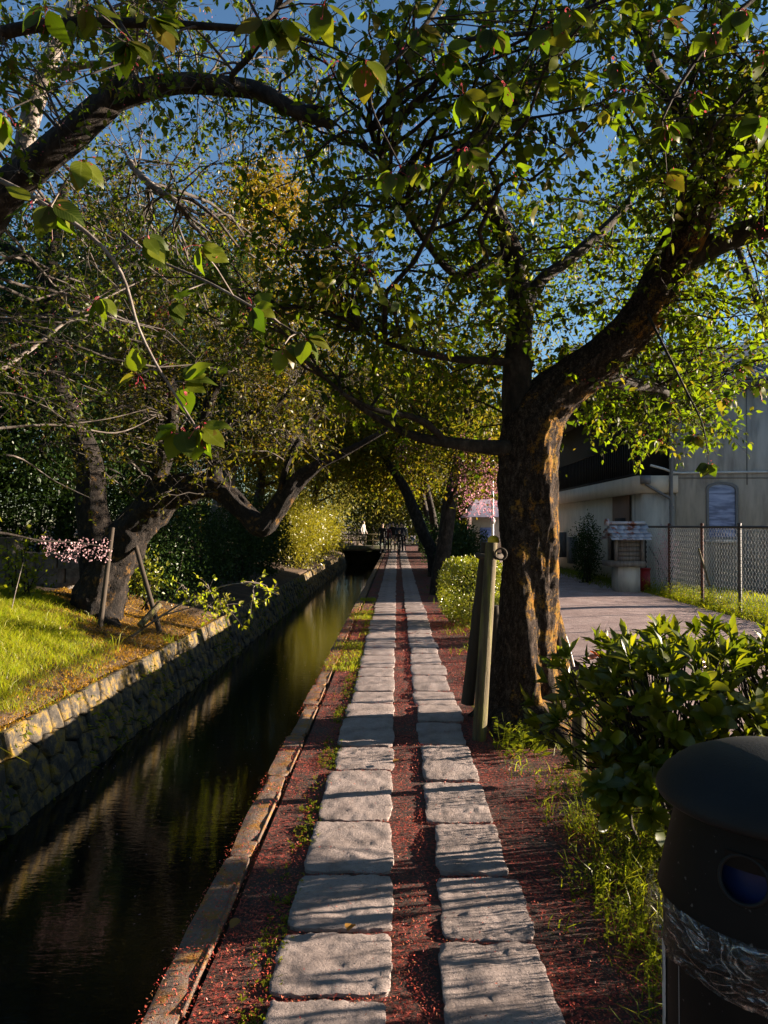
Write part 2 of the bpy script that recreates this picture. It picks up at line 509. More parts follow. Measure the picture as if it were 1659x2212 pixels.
def build_ground():
    left = [-400, -120, -60, -30, -20, -14, -11, -9, -8, -7.2] + list(np.arange(-6.8, -3.45, .2)) + [-3.5]
    right = [-.7, -.66, -.4, 0, .55, .8, 1.1, 1.5, 1.9, 2.2, 3, 4, 5, 5.7, 6.2, 8, 12, 20, 40, 90, 200, 400]
    ys = [-120, -40, -15, -5, 0] + list(np.arange(.6, 16, .3)) + list(np.arange(16, 50, 1.2)) + [52, 58, 66, 80, 110, 180, 300, 600]
    xs = left + [-3.49, -.71] + right
    v = []
    nl = len(left)
    for y in ys:
        for i, x in enumerate(xs):
            if i < nl: z = bank_z(x, y) - .01
            elif i < nl + 2: z = -1.35
            else:
                z = -.012
                if .55 < x < 2.0: z += .02 * mnoise.noise(Vector((x * 2, y * 2, 1)))
                if x >= 6.2: z = .05
            v.append((x, y, z))
    mb = MB()
    mb.add(v, grid_faces(len(ys), len(xs), False))
    tag(mb.build('ground', M['ground'], smooth=True), kind='structure')


build_ground()


def sheet(name, xs, ys, zf, mat):
    v = [(x, y, zf(x, y)) for y in ys for x in xs]
    mb = MB()
    mb.add(v, grid_faces(len(ys), len(xs), False))
    return tag(mb.build(name, mat, smooth=True), kind='structure')


def road_z(x, y): return .05 + .03 * math.exp(-((x - 4) / 1.2) ** 2) + .012 * mnoise.noise(Vector((x * 1.2, y * 1.2, 0)))


sheet('road', [2.05, 2.4, 3, 3.6, 4.2, 4.8, 5.3, 5.72], [-40, -10, 0] + list(np.arange(1, 30, .7)) + [33, 40, 50, 70, 120], road_z, M['gravel'])
sheet('water', [-3.6, -3, -2.5, -2, -1.5, -1, -.69], [-120, -40, -10, 0, 5, 10, 20, 30, 40, 60, 120, 300], lambda x, y: WATER_Z, M['water'])
path = sheet('path', [-.665, -.45, -.2, 0, .2, .45, .62, .9, 1.2, 1.5, 2.04], [-20, -5, 0] + list(np.arange(.6, 16, .25)) + list(np.arange(16, 62, 1)),
             lambda x, y: .020 + .016 * mnoise.noise(Vector((x * 2.4, y * 2.4, 0))) * (1 if y < 16 else .3), M['petal_soil'])


def slab_mesh(lx, ly, top, skirt, g, seed, wob=.012, amp=.006):
    """rough stone: rounded rectangle with an uneven top"""
    nx, ny = g
    a = np.linspace(-1, 1, nx); b = np.linspace(-1, 1, ny)
    if nx > 8: a[1], a[-2] = -1 + .022 / lx, 1 - .022 / lx; b[1], b[-2] = -1 + .022 / ly, 1 - .022 / ly
    v = []
    for j in b:
        for i in a:
            e = max(abs(i), abs(j))
            k = 1 - .05 * (abs(i) * abs(j)) ** 6
            wx = wob * mnoise.noise(Vector((seed, j * 2.2, i * .5)))
            wy = wob * mnoise.noise(Vector((seed + 9, i * 2.2, j * .5)))
            if nx > 8 and e > .9: wx += .008 * mnoise.noise(Vector((seed, j * 9, i))); wy += .008 * mnoise.noise(Vector((seed + 5, i * 9, j)))
            x = i * k * lx / 2 + wx * abs(i); y = j * k * ly / 2 + wy * abs(j)
            z = top * (1 - .07 * e ** 60) + amp * mnoise.noise(Vector((x * 9 + seed, y * 9, 0))) + amp * .7 * mnoise.noise(Vector((x * 34 + seed, y * 34, 0)))
            v.append((x, y, z))
    n = len(v)
    idx = [i for i in range(nx)] + [nx * (j + 1) - 1 for j in range(1, ny)] + [nx * ny - 2 - i for i in range(nx - 1)] + [nx * j for j in range(ny - 2, 0, -1)]
    low = [(v[i][0] * 1.01, v[i][1] * 1.01, skirt) for i in idx]
    mb = MB()
    k = len(idx)
    mb.add(v, grid_faces(ny, nx, False))
    mb.add([v[i] for i in idx] + low, [((q + 1) % k, q, k + q, k + (q + 1) % k) for q in range(k)])
    return mb


# paving stones: near edges measured one by one, then on in the same rhythm
def rows(first, end):
    y = list(first)
    while y[-1] < end: y.append(y[-1] + random.choice((.42, .5, .58, .72, .8)))
    return y


LEFT_Y = rows([.6, 1.15, 1.7, 2.03, 2.48, 2.89, 3.36, 3.95, 4.78, 5.28, 6.07, 6.55, 7.02, 7.7, 8.2, 8.95], 60)
RIGHT_Y = rows([.7, 1.3, 1.75, 2.06, 2.83, 3.36, 3.94, 4.58, 5.33, 5.95, 6.5, 7.05, 7.8, 8.4], 60)
far_cache = {}
for side, ys_ in ((0, LEFT_Y), (1, RIGHT_Y)):
    for i in range(len(ys_) - 1):
        y0, y1 = ys_[i], ys_[i + 1]
        if side == 0: x0, x1 = -.425 + random.uniform(-.015, .015), -.03 + random.uniform(-.01, .012)
        else: x0, x1 = .155 + random.uniform(-.012, .02), .515 + random.uniform(-.02, .02)
        if side == 1 and i in (4, 5): x0 += .03
        gap = random.uniform(.025, .042) if y0 < 12 else .035
        ly, lx = y1 - y0 - gap, x1 - x0
        if y0 < 12:
            g = (26, 32) if y0 < 5.5 else (14, 14)
            me = slab_mesh(lx, ly, .034 + random.uniform(-.004, .006), -.02, g, random.uniform(0, 99)).mesh('paving_slab', M['slab'], True)
            sc = (1, 1, 1)
        else:
            k = random.randint(0, 4)
            if k not in far_cache: far_cache[k] = slab_mesh(.37, .55, .034, -.02, (5, 5), k * 7.7).mesh('paving_slab', M['slab'], True)
            me = far_cache[k]
            sc = (lx / .37, ly / .55, 1)
        o = bpy.data.objects.new('paving_slab', me)
        o.location = ((x0 + x1) / 2, (y0 + y1) / 2, 0)
        o.rotation_euler.z = R(random.uniform(-1.2, 1.2)) if y0 < 12 else 0
        o.scale = sc
        link(o, path)

# ------------------------------------------------------------------ canal walls
wall_r = thing('canal_wall', (-.72, 10, -.5), 'low concrete canal side under a row of mossy coping stones along the path', 'wall')
mb = MB(); mb.box((-.742, 15, -.68), (.12, 90, 1.3)); mb.build('wall_body', M['canal_concrete'], wall_r)
y = .3
while y < 55:
    ln = random.uniform(.75, 1.25)
    wdt = .122 + random.uniform(-.015, .015)
    o = slab_mesh(wdt, ln - .012, .030, -.1, (6, 14) if y < 12 else (4, 5), random.uniform(0, 99), .012, .007).build('coping_stone', M['coping'], wall_r, True)
    xe = -.752 - max(0, min(1, (y - 5) / 5)) * .03
    o.matrix_parent_inverse = Matrix.Translation(-wall_r.location)
    o.location = (xe + random.uniform(-.008, .008), y + ln / 2, random.uniform(-.005, .008))
    lip = MB(); lip.box((0, random.uniform(-.1, .1) * ln, 0), (.010 + random.uniform(0, .008), ln * random.uniform(.55, .8), .03))
    lo = lip.build('edge_strip', M['coping'], wall_r)
    lo.matrix_parent_inverse = Matrix.Translation(-wall_r.location)
    lo.location = (o.location.x + wdt / 2 + .002, y + ln / 2, o.location.z + .017)
    lo.rotation_euler.z = random.uniform(-.008, .008)
    y += ln

wall_l = thing('retaining_wall', (-3.4, 12, -.5), 'rough stone retaining wall along the far side of the canal below the grass bank', 'wall')
TOPX, TOPZ, BOTX, BOTZ = -3.4, -.16, -3.16, -1.0
mb = MB()
mb.add([(TOPX - .02, -20, TOPZ - .03), (TOPX - .02, 70, TOPZ - .03), (BOTX - .02, 70, BOTZ - .1), (BOTX - .02, -20, BOTZ - .1), (TOPX - .4, -20, TOPZ - .05), (TOPX - .4, 70, TOPZ - .05)],
       [(0, 3, 2, 1), (4, 0, 1, 5)])
mb.build('wall_backing', M['wallback'], wall_l)


def clip(poly, px, py, nx, ny):
    out = []
    for i in range(len(poly)):
        a, b = poly[i], poly[(i + 1) % len(poly)]
        da = (a[0] - px) * nx + (a[1] - py) * ny
        db = (b[0] - px) * nx + (b[1] - py) * ny
        if da <= 0: out.append(a)
        if da * db < 0:
            t = da / (da - db)
            out.append((a[0] + (b[0] - a[0]) * t, a[1] + (b[1] - a[1]) * t))
    return out


def wall_stones():
    ex, ez = BOTX - TOPX, BOTZ - TOPZ
    H = math.hypot(ex, ez)
    seeds = []
    rowh = H / 4
    for r in range(4):
        yy = 3.0 + (r % 2) * .12
        while yy < 46:
            st = random.uniform(.2, .36) * (1 if r else .8) * (1 if yy < 25 else 1.5)
            seeds.append((yy + random.uniform(-.05, .05), (r + .5) * rowh + random.uniform(-.045, .045)))
            yy += st
    stones = []
    for i, (a, b) in enumerate(seeds):
        poly = [(a - .4, max(0, b - .35)), (a + .4, max(0, b - .35)), (a + .4, min(H, b + .35)), (a - .4, min(H, b + .35))]
        for j, (c, d) in enumerate(seeds):
            if i != j and abs(c - a) < .8 and abs(d - b) < .6:
                poly = clip(poly, (a + c) / 2, (b + d) / 2, c - a, d - b)
        if len(poly) >= 3: stones.append((a, b, poly))
    stones.sort(key=lambda s_: s_[0])
    nx, nz = -ez / H, ex / H          # outward normal of the battered face, towards the canal
    rest = MB()
    cnt = 0
    for a, b, poly in stones:
        cx = sum(p[0] for p in poly) / len(poly); cy = sum(p[1] for p in poly) / len(poly)
        dep = random.uniform(.03, .085)
        rings = []
        for k, (sh, h) in enumerate(((.98, -.05), (.95, dep * .75), (.86, dep), (0, dep * .95))):
            ring = []
            for (py, ps) in poly if sh else [(cx, cy)]:
                q = (cx + (py - cx) * sh, cy + (ps - cy) * sh)
                hh = h + .03 * mnoise.noise(Vector((q[0] * 7, q[1] * 7, 2))) * (k > 0)
                ring.append((TOPX + ex * q[1] / H + nx * hh, q[0], TOPZ + ez * q[1] / H + nz * hh))
            rings.append(ring)
        n = len(poly)
        v = rings[0] + rings[1] + rings[2] + rings[3]
        f = grid_faces(3, n)
        ff = [(2 * n + q, 2 * n + (q + 1) % n, 3 * n) for q in range(n)]
        mb_ = rest
        # stones far along the wall or before the frame go into the joined part
        own = 5.0 < a < 24 and cnt < 290
        if own: mb_ = MB(); cnt += 1
        mb_.v.append(np.array(v, np.float32))
        base = mb_.n
        mb_.f.append((f + base).ravel()); mb_.t.append(np.full(len(f), 4, np.int32)); mb_.m.append(np.zeros(len(f), np.int32))
        mb_.f.append((np.array(ff) + base).ravel()); mb_.t.append(np.full(len(ff), 3, np.int32)); mb_.m.append(np.zeros(len(ff), np.int32))
        mb_.n += len(v)
        if own: mb_.build('stone', M['wallstone'], wall_l)
    o = rest.build('stonework', M['wallstone'], wall_l)
    o['kind'] = 'stuff'


wall_stones()

# ------------------------------------------------------------------ trees
LEAF_ME = {}


def single_leaf(kind, mat):
    """a few leaf meshes shared by all leaves that stand alone"""
    if (kind, mat) not in LEAF_ME:
        out = []
        for k in range(3):
            mb_ = MB()
            t = np.array([0, .1, .25, .42, .6, .78, .91, 1.0])
            wd = np.array([.03, .26, .42, .47, .40, .25, .11, .0] if kind == 'cherry' else [.04, .12, .22, .31, .35, .3, .19, .0])
            dr = -.16 * t ** 2 * (1 + .7 * k) + .03 * np.sin(t * 9 + k)
            v = []
            for i in range(len(t)):
                f = (.06 + .05 * k) * wd[i] * (1 - t[i] * .7)
                v += [(wd[i], t[i], dr[i] + f), (0, t[i], dr[i]), (-wd[i], t[i], dr[i] + f)]
            mb_.add(np.array(v) * np.array([.9, 1, 1]), grid_faces(len(t), 3, False))
            out.append(mb_.mesh('leaf', M[mat], True))
        LEAF_ME[(kind, mat)] = out
    return LEAF_ME[(kind, mat)]


def place_leaf(kind, mat, p, d, n, L, parent, wd=.5):
    me = random.choice(single_leaf(kind, mat))
    o = bpy.data.objects.new('leaf', me)
    D, Sx, N = leaf_frames(np.array([d]), np.array([n]))
    D, Sx, N = D[0], Sx[0], N[0]
    wl = L * wd / .58
    mat4 = Matrix(((Sx[0] * wl, D[0] * L, N[0] * L, p[0]), (Sx[1] * wl, D[1] * L, N[1] * L, p[1]), (Sx[2] * wl, D[2] * L, N[2] * L, p[2]), (0, 0, 0, 1)))
    link(o, parent)
    o.matrix_basis = mat4
    return o


def px(lst):
    """[(u, v, depth, radius)] -> points, radii"""
    return [P(a, b, c) for a, b, c, _ in lst], [q[3] for q in lst]


def seg_pts(limbs):
    out = []
    for pts, rad in limbs:
        p, r = spline(pts, rad, .15)
        out += [(tuple(a), b) for a, b in zip(p, r)]
    return np.array([o[0] for o in out]), np.array([o[1] for o in out])


def in_ell(ells, n):
    """n points spread through ellipsoids, weight per ellipsoid"""
    out = []
    wsum = sum(e[2] for e in ells)
    for c, r, wt in ells:
        k = int(round(n * wt / wsum))
        q = unit(k) * (RNG.random(k) ** .45)[:, None]
        out.append(np.array(c) + q * np.array(r))
    return np.concatenate(out)


def twiggery(att, targets, twigs, leaves_per, L, rng_len=(.2, .5), r0=.014, droop=.3, keep=None):
    """fine branches from the limbs to the targets, twigs along them, leaf positions on the twigs"""
    wood = MB()
    LP, LD = [], []
    for T in targets:
        if keep is not None and not keep(T): continue
        dd = np.linalg.norm(att - T, axis=1) + .5 * np.maximum(0, att[:, 2] - T[2])
        A = att[np.argmin(dd * RNG.uniform(.8, 1.25, len(dd)))]
        ln = np.linalg.norm(T - A)
        if ln < .1: continue
        mid = (A + T) / 2 + np.array([0, 0, .14 * ln]) + RNG.normal(size=3) * .09 * ln
        t = np.linspace(0, 1, 9)[:, None]
        c = (1 - t) ** 2 * A + 2 * t * (1 - t) * mid + t * t * T
        c[1:-1] += RNG.normal(size=(7, 3)) * .018 * ln
        rr = np.linspace(min(.03, .005 + r0 * ln * .5), .0028, 9)
        wood.tube(c, rr, 5, cap=False)
        tan = nrm(np.gradient(c, axis=0))
        for k in range(twigs):
            s = RNG.uniform(.25, 1.0) ** .8
            i = min(8, int(s * 8))
            d = nrm(tan[i] * .5 + unit(1)[0] * .9 + np.array([0, 0, .05]))
            tl = RNG.uniform(*rng_len)
            q = np.array([c[i] + d * tl * z_ + np.array([0, 0, -droop * .5 * tl * z_ * z_]) for z_ in (0, .35, .7, 1)])
            q[1:] += RNG.normal(size=(3, 3)) * .03 * tl
            wood.tube(q, [.0028, .0024, .002, .0014], 3, cap=False)
            n = RNG.integers(max(1, leaves_per - 3), leaves_per + 4)
            z_ = np.sort(RNG.uniform(.2, 1.02, n)) ** .7
            pos = np.stack([np.interp(z_, (0, .35, .7, 1), q[:, a]) for a in range(3)], 1)
            dirs = nrm(d * .35 + unit(n) * .75 + np.array([0, 0, -droop]))
            LP.append(pos); LD.append(dirs)
    return wood, np.concatenate(LP), np.concatenate(LD)


def fill_crown(tree, wood, LP, LD, L, mat, singles=0, single_mat=None, wood_mat='bark', wd=.55, full=True, name='crown'):
    o = wood.build('twig', M[wood_mat], tree); o['kind'] = 'stuff'
    n = len(LP)
    N = nrm(unit(n) * .7 + np.array([0, 0, .55]))
    Ls = L * RNG.uniform(.6, 1.2, n)
    LP = LP + LD * .012
    idx = np.arange(n)
    if singles:
        dist = np.linalg.norm(LP - np.array([0, 0, CAM_H]), axis=1)
        u = LP[:, 0] / LP[:, 1]; z = (LP[:, 2] - CAM_H) / LP[:, 1]
        vis = (np.abs(u) < .54) & (z < .72) & (LP[:, 1] > 0)
        order = np.argsort(np.where(vis, dist / Ls, 1e9))[:singles]
        for i in order: place_leaf('cherry', single_mat, LP[i], LD[i], N[i], Ls[i], tree)
        m_ = np.ones(n, bool); m_[order] = False
        idx = idx[m_]
    mb_ = MB()
    (leaf_full if full else leaf_flat)(mb_, LP[idx], LD[idx], N[idx], Ls[idx], Ls[idx] * wd)
    o = mb_.build(name, M[mat], tree)
    o['kind'] = 'stuff'
    return o


def blossoms(tree, pts, n, mat, size, name='blossom', spread=.05, per=6):
    """hanging clusters of small petals"""
    k = RNG.choice(len(pts), min(n, len(pts)), replace=False)
    c = np.repeat(pts[k], per, 0) + RNG.normal(size=(len(k) * per, 3)) * spread + np.array([0, 0, -spread])
    mb_ = MB()
    m_ = len(c)
    leaf_flat(mb_, c, nrm(unit(m_) + np.array([0, 0, -.6])), unit(m_), RNG.uniform(.6, 1.2, m_) * size, RNG.uniform(.6, 1.1, m_) * size * .7)
    o = mb_.build(name, M[mat], tree); o['kind'] = 'stuff'


def limb_mesh(tree, name, lst, mat, n=10, rough=.1, step=.1, world=None):
    pts, rad = world if world else px(lst)
    p, r = spline(pts, rad, step)
    mb_ = MB()
    mb_.tube(p, r, n, rough, random.uniform(0, 50))
    mb_.build(name, M[mat], tree, True)
    return pts, rad


# --- the big cherry right of the path
t1 = thing('cherry_tree', P(1130, 1560, 6.0), 'big gnarled cherry tree with orange moss on its thick trunk beside the wooden stakes', 'tree', 'cherry trees along the path')
trunk = [(1124, 1650, 6.0, .58), (1126, 1600, 6.0, .47), (1128, 1550, 6.0, .36), (1129, 1500, 6.0, .30), (1132, 1420, 6.0, .255), (1140, 1300, 6.0, .245), (1142, 1180, 6.0, .25), (1138, 1080, 6.0, .25), (1140, 990, 6.0, .26), (1152, 925, 6.0, .26),
         (1180, 875, 6.0, .23), (1235, 825, 6.0, .2), (1310, 768, 5.95, .185), (1385, 690, 5.9, .18), (1440, 590, 5.8, .17), (1500, 470, 5.6, .16), (1565, 350, 5.4, .155), (1650, 215, 5.2, .14), (1770, 50, 5.0, .12), (1900, -150, 4.9, .09)]
pts, rad = px(trunk)
rad = [q * .9 for q in rad]
p_, r_ = spline(pts, rad, .026)
mbt = MB()
v, f = tube_geo(p_, r_, 96, 0, 3)
vv = v.reshape(len(p_), 96, 3)
for i in range(len(p_)):
    hz = p_[i][2]
    for j in range(96):
        a = j / 96 * 2 * math.pi
        tw = a + hz * .55
        fl = .09 * math.cos(tw * 3 + .6) + .06 * math.cos(tw * 5 + 2) + .05 * math.cos(tw * 8 + hz * 1.7)
        fl *= 1.0 + max(0, .7 - hz) * 1.4
        fl *= max(.35, 1 - max(0, hz - 1.6) * .5)
        q = Vector((math.cos(a) * 2.2, math.sin(a) * 2.2, hz * 2.0))
        fl += .05 * mnoise.noise(q * 1.4) + .045 * mnoise.noise(q * 4) + .035 * mnoise.noise(Vector((q.x * 7, q.y * 7, q.z * 3)))
        q2 = Vector((math.cos(a) * 9, math.sin(a) * 9, hz * 7))
        fl += .075 * (abs(mnoise.noise(q2)) - .2) + .05 * (abs(mnoise.noise(q2 * 2.1)) - .2)
        vv[i, j] = p_[i] + (vv[i, j] - p_[i]) * (1 + fl)
mbt.add(vv.reshape(-1, 3), f)
mbt.build('trunk', M['bark_big'], t1, True)
limbs1 = [(pts[9:], rad[9:])]
limbs1.append(limb_mesh(t1, 'root', [(1196, 1310, 6.35, .03), (1198, 1370, 6.33, .09), (1193, 1450, 6.3, .13), (1187, 1530, 6.25, .17), (1195, 1600, 6.2, .24)], 'bark_big', 22, .3, .04))
limbs1.pop()
for rt in ([(1140, 1540, 5.85, .16), (1180, 1585, 5.6, .15), (1212, 1618, 5.45, .13), (1245, 1660, 5.35, .07), (1275, 1700, 5.3, .03)], [(1110, 1550, 5.85, .15), (1092, 1600, 5.6, .12), (1080, 1660, 5.4, .06)],
           [(1150, 1560, 5.8, .14), (1132, 1620, 5.45, .12), (1150, 1690, 5.2, .05)]):
    limb_mesh(t1, 'root', rt, 'bark_big', 12, .3, .05)
for lb in ([(1130, 960, 6, .15), (1119, 860, 6, .125), (1119, 760, 6.02, .11), (1122, 660, 6.05, .10), (1106, 550, 6.05, .09), (1066, 462, 6.0, .085), (1018, 408, 5.9, .078), (992, 345, 5.8, .072), (1050, 285, 5.7, .066), (1140, 180, 5.5, .06), (1230, 75, 5.3, .05), (1310, -40, 5.1, .035)],
           [(1122, 690, 6.05, .06), (1165, 610, 6.1, .055), (1230, 560, 6.2, .05), (1330, 470, 6.4, .04), (1400, 380, 6.6, .028)],
           [(1395, 660, 5.85, .10), (1470, 575, 5.8, .10), (1560, 520, 5.7, .095), (1660, 488, 5.6, .09), (1830, 430, 5.4, .06)],
           [(1540, 400, 5.5, .08), (1512, 320, 5.5, .07), (1468, 235, 5.4, .062), (1420, 165, 5.3, .055), (1392, 90, 5.2, .05), (1365, 15, 5.1, .04), (1350, -80, 5, .03)],
           [(1100, 968, 5.9, .075), (1050, 966, 5.85, .06), (985, 958, 5.8, .048), (915, 948, 5.8, .038), (850, 922, 5.75, .03), (780, 880, 5.7, .022), (700, 815, 5.6, .014)],
           [(960, 952, 5.8, .03), (925, 918, 5.7, .028), (880, 898, 5.6, .024), (810, 885, 5.5, .018), (740, 850, 5.4, .012)],
           [(1150, 785, 6, .035), (1060, 780, 5.9, .03), (990, 776, 5.8, .027), (915, 762, 5.7, .023), (830, 738, 5.6, .018), (740, 690, 5.4, .012)],
           [(1285, 800, 6, .075), (1340, 826, 6.2, .06), (1400, 834, 6.5, .045), (1440, 850, 7, .03), (1420, 890, 7.8, .02)],
           [(1100, 540, 6, .04), (1000, 600, 5.8, .03), (920, 520, 5.6, .026), (850, 400, 5.3, .022), (800, 280, 5, .016)]):
    limbs1.append(limb_mesh(t1, 'branch', lb, 'bark', 10, .14, .08))
att, _ = seg_pts(limbs1)
ell1 = [((1.0, 5.6, 4.3), (2.4, 2.4, 1.3), 1.5), ((3.2, 6.0, 4.2), (1.8, 2.4, 1.5), .9), ((-.6, 5.4, 3.4), (1.3, 1.6, .7), .45), ((2.4, 4.4, 4.3), (1.6, 1.4, .8), .5),
        ((2.6, 7.8, 2.9), (1.0, 1.2, .5), .55), ((.5, 6.4, 3.0), (1.4, 1.2, .6), .55), ((1.2, 3.6, 4.0), (1.5, .9, .6), .35), ((2.6, 6.0, 3.3), (1.2, .9, .5), .35)]


def keep1(T): return not (T[2] < 2.15 or (T[1] < 2.6))


wood, LP, LD = twiggery(att, in_ell(ell1, 350), 11, 8, .07, (.2, .5), .013, .35, keep1)
fill_crown(t1, wood, LP, LD, .07, 'cherry', 300, 'cherry_o')
blossoms(t1, LP, 900, 'calyx', .013, 'calyx', .025, 5)

# --- the cherry at upper left whose limbs arch over the canal
t2 = thing('cherry_tree', (-5.0, 6.4, .1), 'cherry tree at upper left whose thick dark limb arches over the canal', 'tree', 'cherry trees along the path')
w2 = [Vector((-5.0, 6.4, -.1)), Vector((-4.9, 6.3, .8)), Vector((-4.5, 6.1, 2.2)), Vector((-3.75, 5.8, 3.3))] + px([(0, 430, 5.5, 0), (70, 362, 5.4, 0), (180, 268, 5.3, 0), (255, 195, 5.25, 0), (282, 90, 5.2, 0), (300, -40, 5.1, 0), (330, -220, 5, 0)])[0]
limbs2 = [limb_mesh(t2, 'trunk', None, 'bark', 16, .14, .07, world=(w2, [.3, .24, .2, .17, .135, .115, .105, .1, .075, .06, .04]))]
for lb, mt in (([(248, 215, 5.25, .085), (310, 195, 5.2, .085), (390, 180, 5.15, .075), (480, 184, 5.1, .068), (560, 196, 5.05, .058), (640, 240, 5.0, .048), (718, 270, 4.95, .033)], 'bark'),
               ([(30, 420, 6.0, .085), (48, 330, 6.0, .08), (72, 235, 5.95, .075), (118, 105, 5.9, .065), (155, 30, 5.8, .055), (200, -80, 5.7, .04)], 'bark_pale'),
               ([(100, 165, 5.9, .035), (150, 148, 5.85, .03), (220, 138, 5.8, .025), (300, 150, 5.7, .014)], 'bark_pale'),
               ([(-120, 120, 3.6, .035), (0, 72, 3.5, .03), (120, 52, 3.45, .027), (300, 50, 3.4, .022), (430, 56, 3.35, .017), (570, 66, 3.3, .012), (700, 95, 3.2, .007)], 'bark'),
               ([(640, 235, 5, .03), (665, 235, 5, .026), (698, 232, 5, .02)], 'bark'),
               ([(280, 350, 6.2, .03), (320, 395, 6.1, .03), (385, 438, 6.0, .022)], 'bark_pale'),
               ([(545, 195, 5.05, .022), (500, 170, 4.7, .02), (540, 120, 4.3, .018), (590, 40, 3.9, .014), (620, -40, 3.6, .01)], 'bark')):
    limbs2.append(limb_mesh(t2, 'branch', lb, mt, 10, .14, .07))
for lb in ([(-160, 940, 6.4, .018), (0, 925, 6.6, .013), (130, 918, 6.9, .010), (250, 935, 7.2, .007), (335, 900, 7.4, .003)], [(110, 920, 6.9, .007), (230, 905, 7.1, .005), (330, 880, 7.3, .002)],
           [(-120, 900, 6.2, .03), (0, 800, 6.5, .024), (70, 752, 6.7, .02), (150, 690, 6.9, .015), (235, 640, 7.1, .010), (340, 590, 7.3, .004)], [(-80, 990, 6.6, .012), (30, 985, 6.9, .009), (120, 1040, 7.2, .006), (215, 1085, 7.4, .003)]):
    limb_mesh(t2, 'bare_branch', lb, 'bark_pale', 6, .1, .08)
bl = [limb_mesh(t2, 'flowering_branch', None, 'bark', 6, .1, .1, world=([Vector((-4.85, 6.35, 1.2)), P(-60, 1150, 7.9), P(90, 1168, 8.4), P(170, 1172, 8.7), P(245, 1185, 9.0)], [.03, .018, .012, .008, .003]))]
sp_ = np.array([P(RNG.uniform(90, 245), RNG.uniform(1160, 1200), RNG.uniform(8.4, 9.0)) for _ in range(46)])
blossoms(t2, sp_, 46, 'palepink', .032, 'blossom', .03, 7)
att, _ = seg_pts(limbs2)
ell2 = [((-2.6, 5.4, 5.0), (2.0, 1.8, 1.0), 1.2), ((-1.0, 5.0, 4.9), (1.5, 1.6, .6), .55), ((-2.2, 7.0, 4.0), (1.8, 1.4, 1.1), .7), ((-2.2, 3.6, 4.0), (1.6, .8, .5), .4), ((-3.4, 6.4, 3.0), (1.0, 1.2, .7), .35)]
wood, LP, LD = twiggery(att, in_ell(ell2, 190), 9, 8, .07, (.2, .5), .012, .3)
fill_crown(t2, wood, LP, LD, .052, 'cherry', 200, 'cherry_o', wood_mat='twig_grey')
blossoms(t2, LP, 420, 'calyx', .012, 'calyx', .03, 5)
blossoms(t2, LP, 260, 'pink', .014, 'blossom', .03, 5)


# --- sprigs hanging close to the camera, each carried by a branch that comes down from its tree
def sprig(tree, stem, clusters, L, mat='bark_pale'):
    pts, rad = px(stem)
    p, r = spline(pts, rad, .04)
    mb_ = MB(); mb_.tube(p, r, 6, .1, random.random() * 9)
    mb_.build('hanging_branch', M[mat], tree, True)
    cal = []
    for (u, v_, d, n, ang) in clusters:
        c = np.array(P(u, v_, d))
        k = p[np.argmin(np.linalg.norm(p - c, axis=1))]
        if np.linalg.norm(k - c) > .01:
            s = MB(); s.tube(np.array([k, (k + c) / 2 + np.array([0, 0, .01]), c]), [.003, .0025, .002], 5); s.build('twig', M[mat], tree)
        for i in range(n):
            a = R(ang + random.uniform(-75, 75))
            dr = np.array([math.cos(a), random.uniform(-.5, .5), math.sin(a)])
            nn = np.array([random.uniform(-.6, .6), -random.uniform(.2, 1), random.uniform(.2, 1)])
            st = c + nrm(dr) * .012
            place_leaf('cherry', 'cherry_o', st, dr, nn, L * random.uniform(.7, 1.15), tree)
        cal.append(c)
    cal = np.array(cal)
    mb_ = MB()
    q = np.repeat(cal, 7, 0) + RNG.normal(size=(len(cal) * 7, 3)) * .022 - np.array([0, 0, .03])
    leaf_flat(mb_, q, nrm(unit(len(q)) + np.array([0, 0, -.8])), unit(len(q)), RNG.uniform(.007, .016, len(q)), RNG.uniform(.005, .009, len(q)))
    for a in q[::2]:
        b = cal[np.argmin(np.linalg.norm(cal - a, axis=1))]
        mb_.tube(np.array([b, (a + b) / 2 + np.array([0, 0, .006]), a]), .0008, 3, cap=False)
    mb_.build('calyx', M['calyx'], tree)['kind'] = 'stuff'


sprig(t2, [(-260, 160, 2.6, .012), (-100, 330, 2.4, .010), (60, 420, 2.25, .008), (190, 505, 2.2, .0065), (262, 590, 2.2, .0058), (300, 710, 2.2, .005), (345, 800, 2.2, .0045), (390, 870, 2.2, .0038), (428, 930, 2.2, .003)],
      [(110, 440, 2.2, 6, -35), (175, 345, 2.2, 4, -60), (70, 440, 2.2, 4, 200), (395, 825, 2.2, 8, -10), (300, 810, 2.2, 4, 170), (430, 920, 2.2, 9, -60), (390, 925, 2.2, 5, 230), (215, 640, 2.2, 4, -80), (310, 510, 2.2, 4, -50)], .085)
sprig(t2, [(150, -140, 2.9, .010), (230, 0, 2.7, .007), (280, 80, 2.6, .005), (310, 120, 2.6, .004)],
      [(280, 90, 2.5, 8, -80), (330, 40, 2.4, 7, -50), (100, 15, 2.2, 4, -90), (190, 10, 2.3, 4, -80), (10, 240, 2.0, 4, -70)], .095, 'bark')
sprig(t2, [(262, 500, 2.9, .006), (340, 560, 2.8, .005), (450, 610, 2.7, .005), (540, 660, 2.6, .004), (640, 720, 2.5, .003)],
      [(430, 530, 2.4, 5, -40), (545, 660, 2.4, 6, -5), (660, 730, 2.4, 7, -40), (610, 750, 2.4, 3, -80), (370, 650, 2.6, 4, -20)], .085)
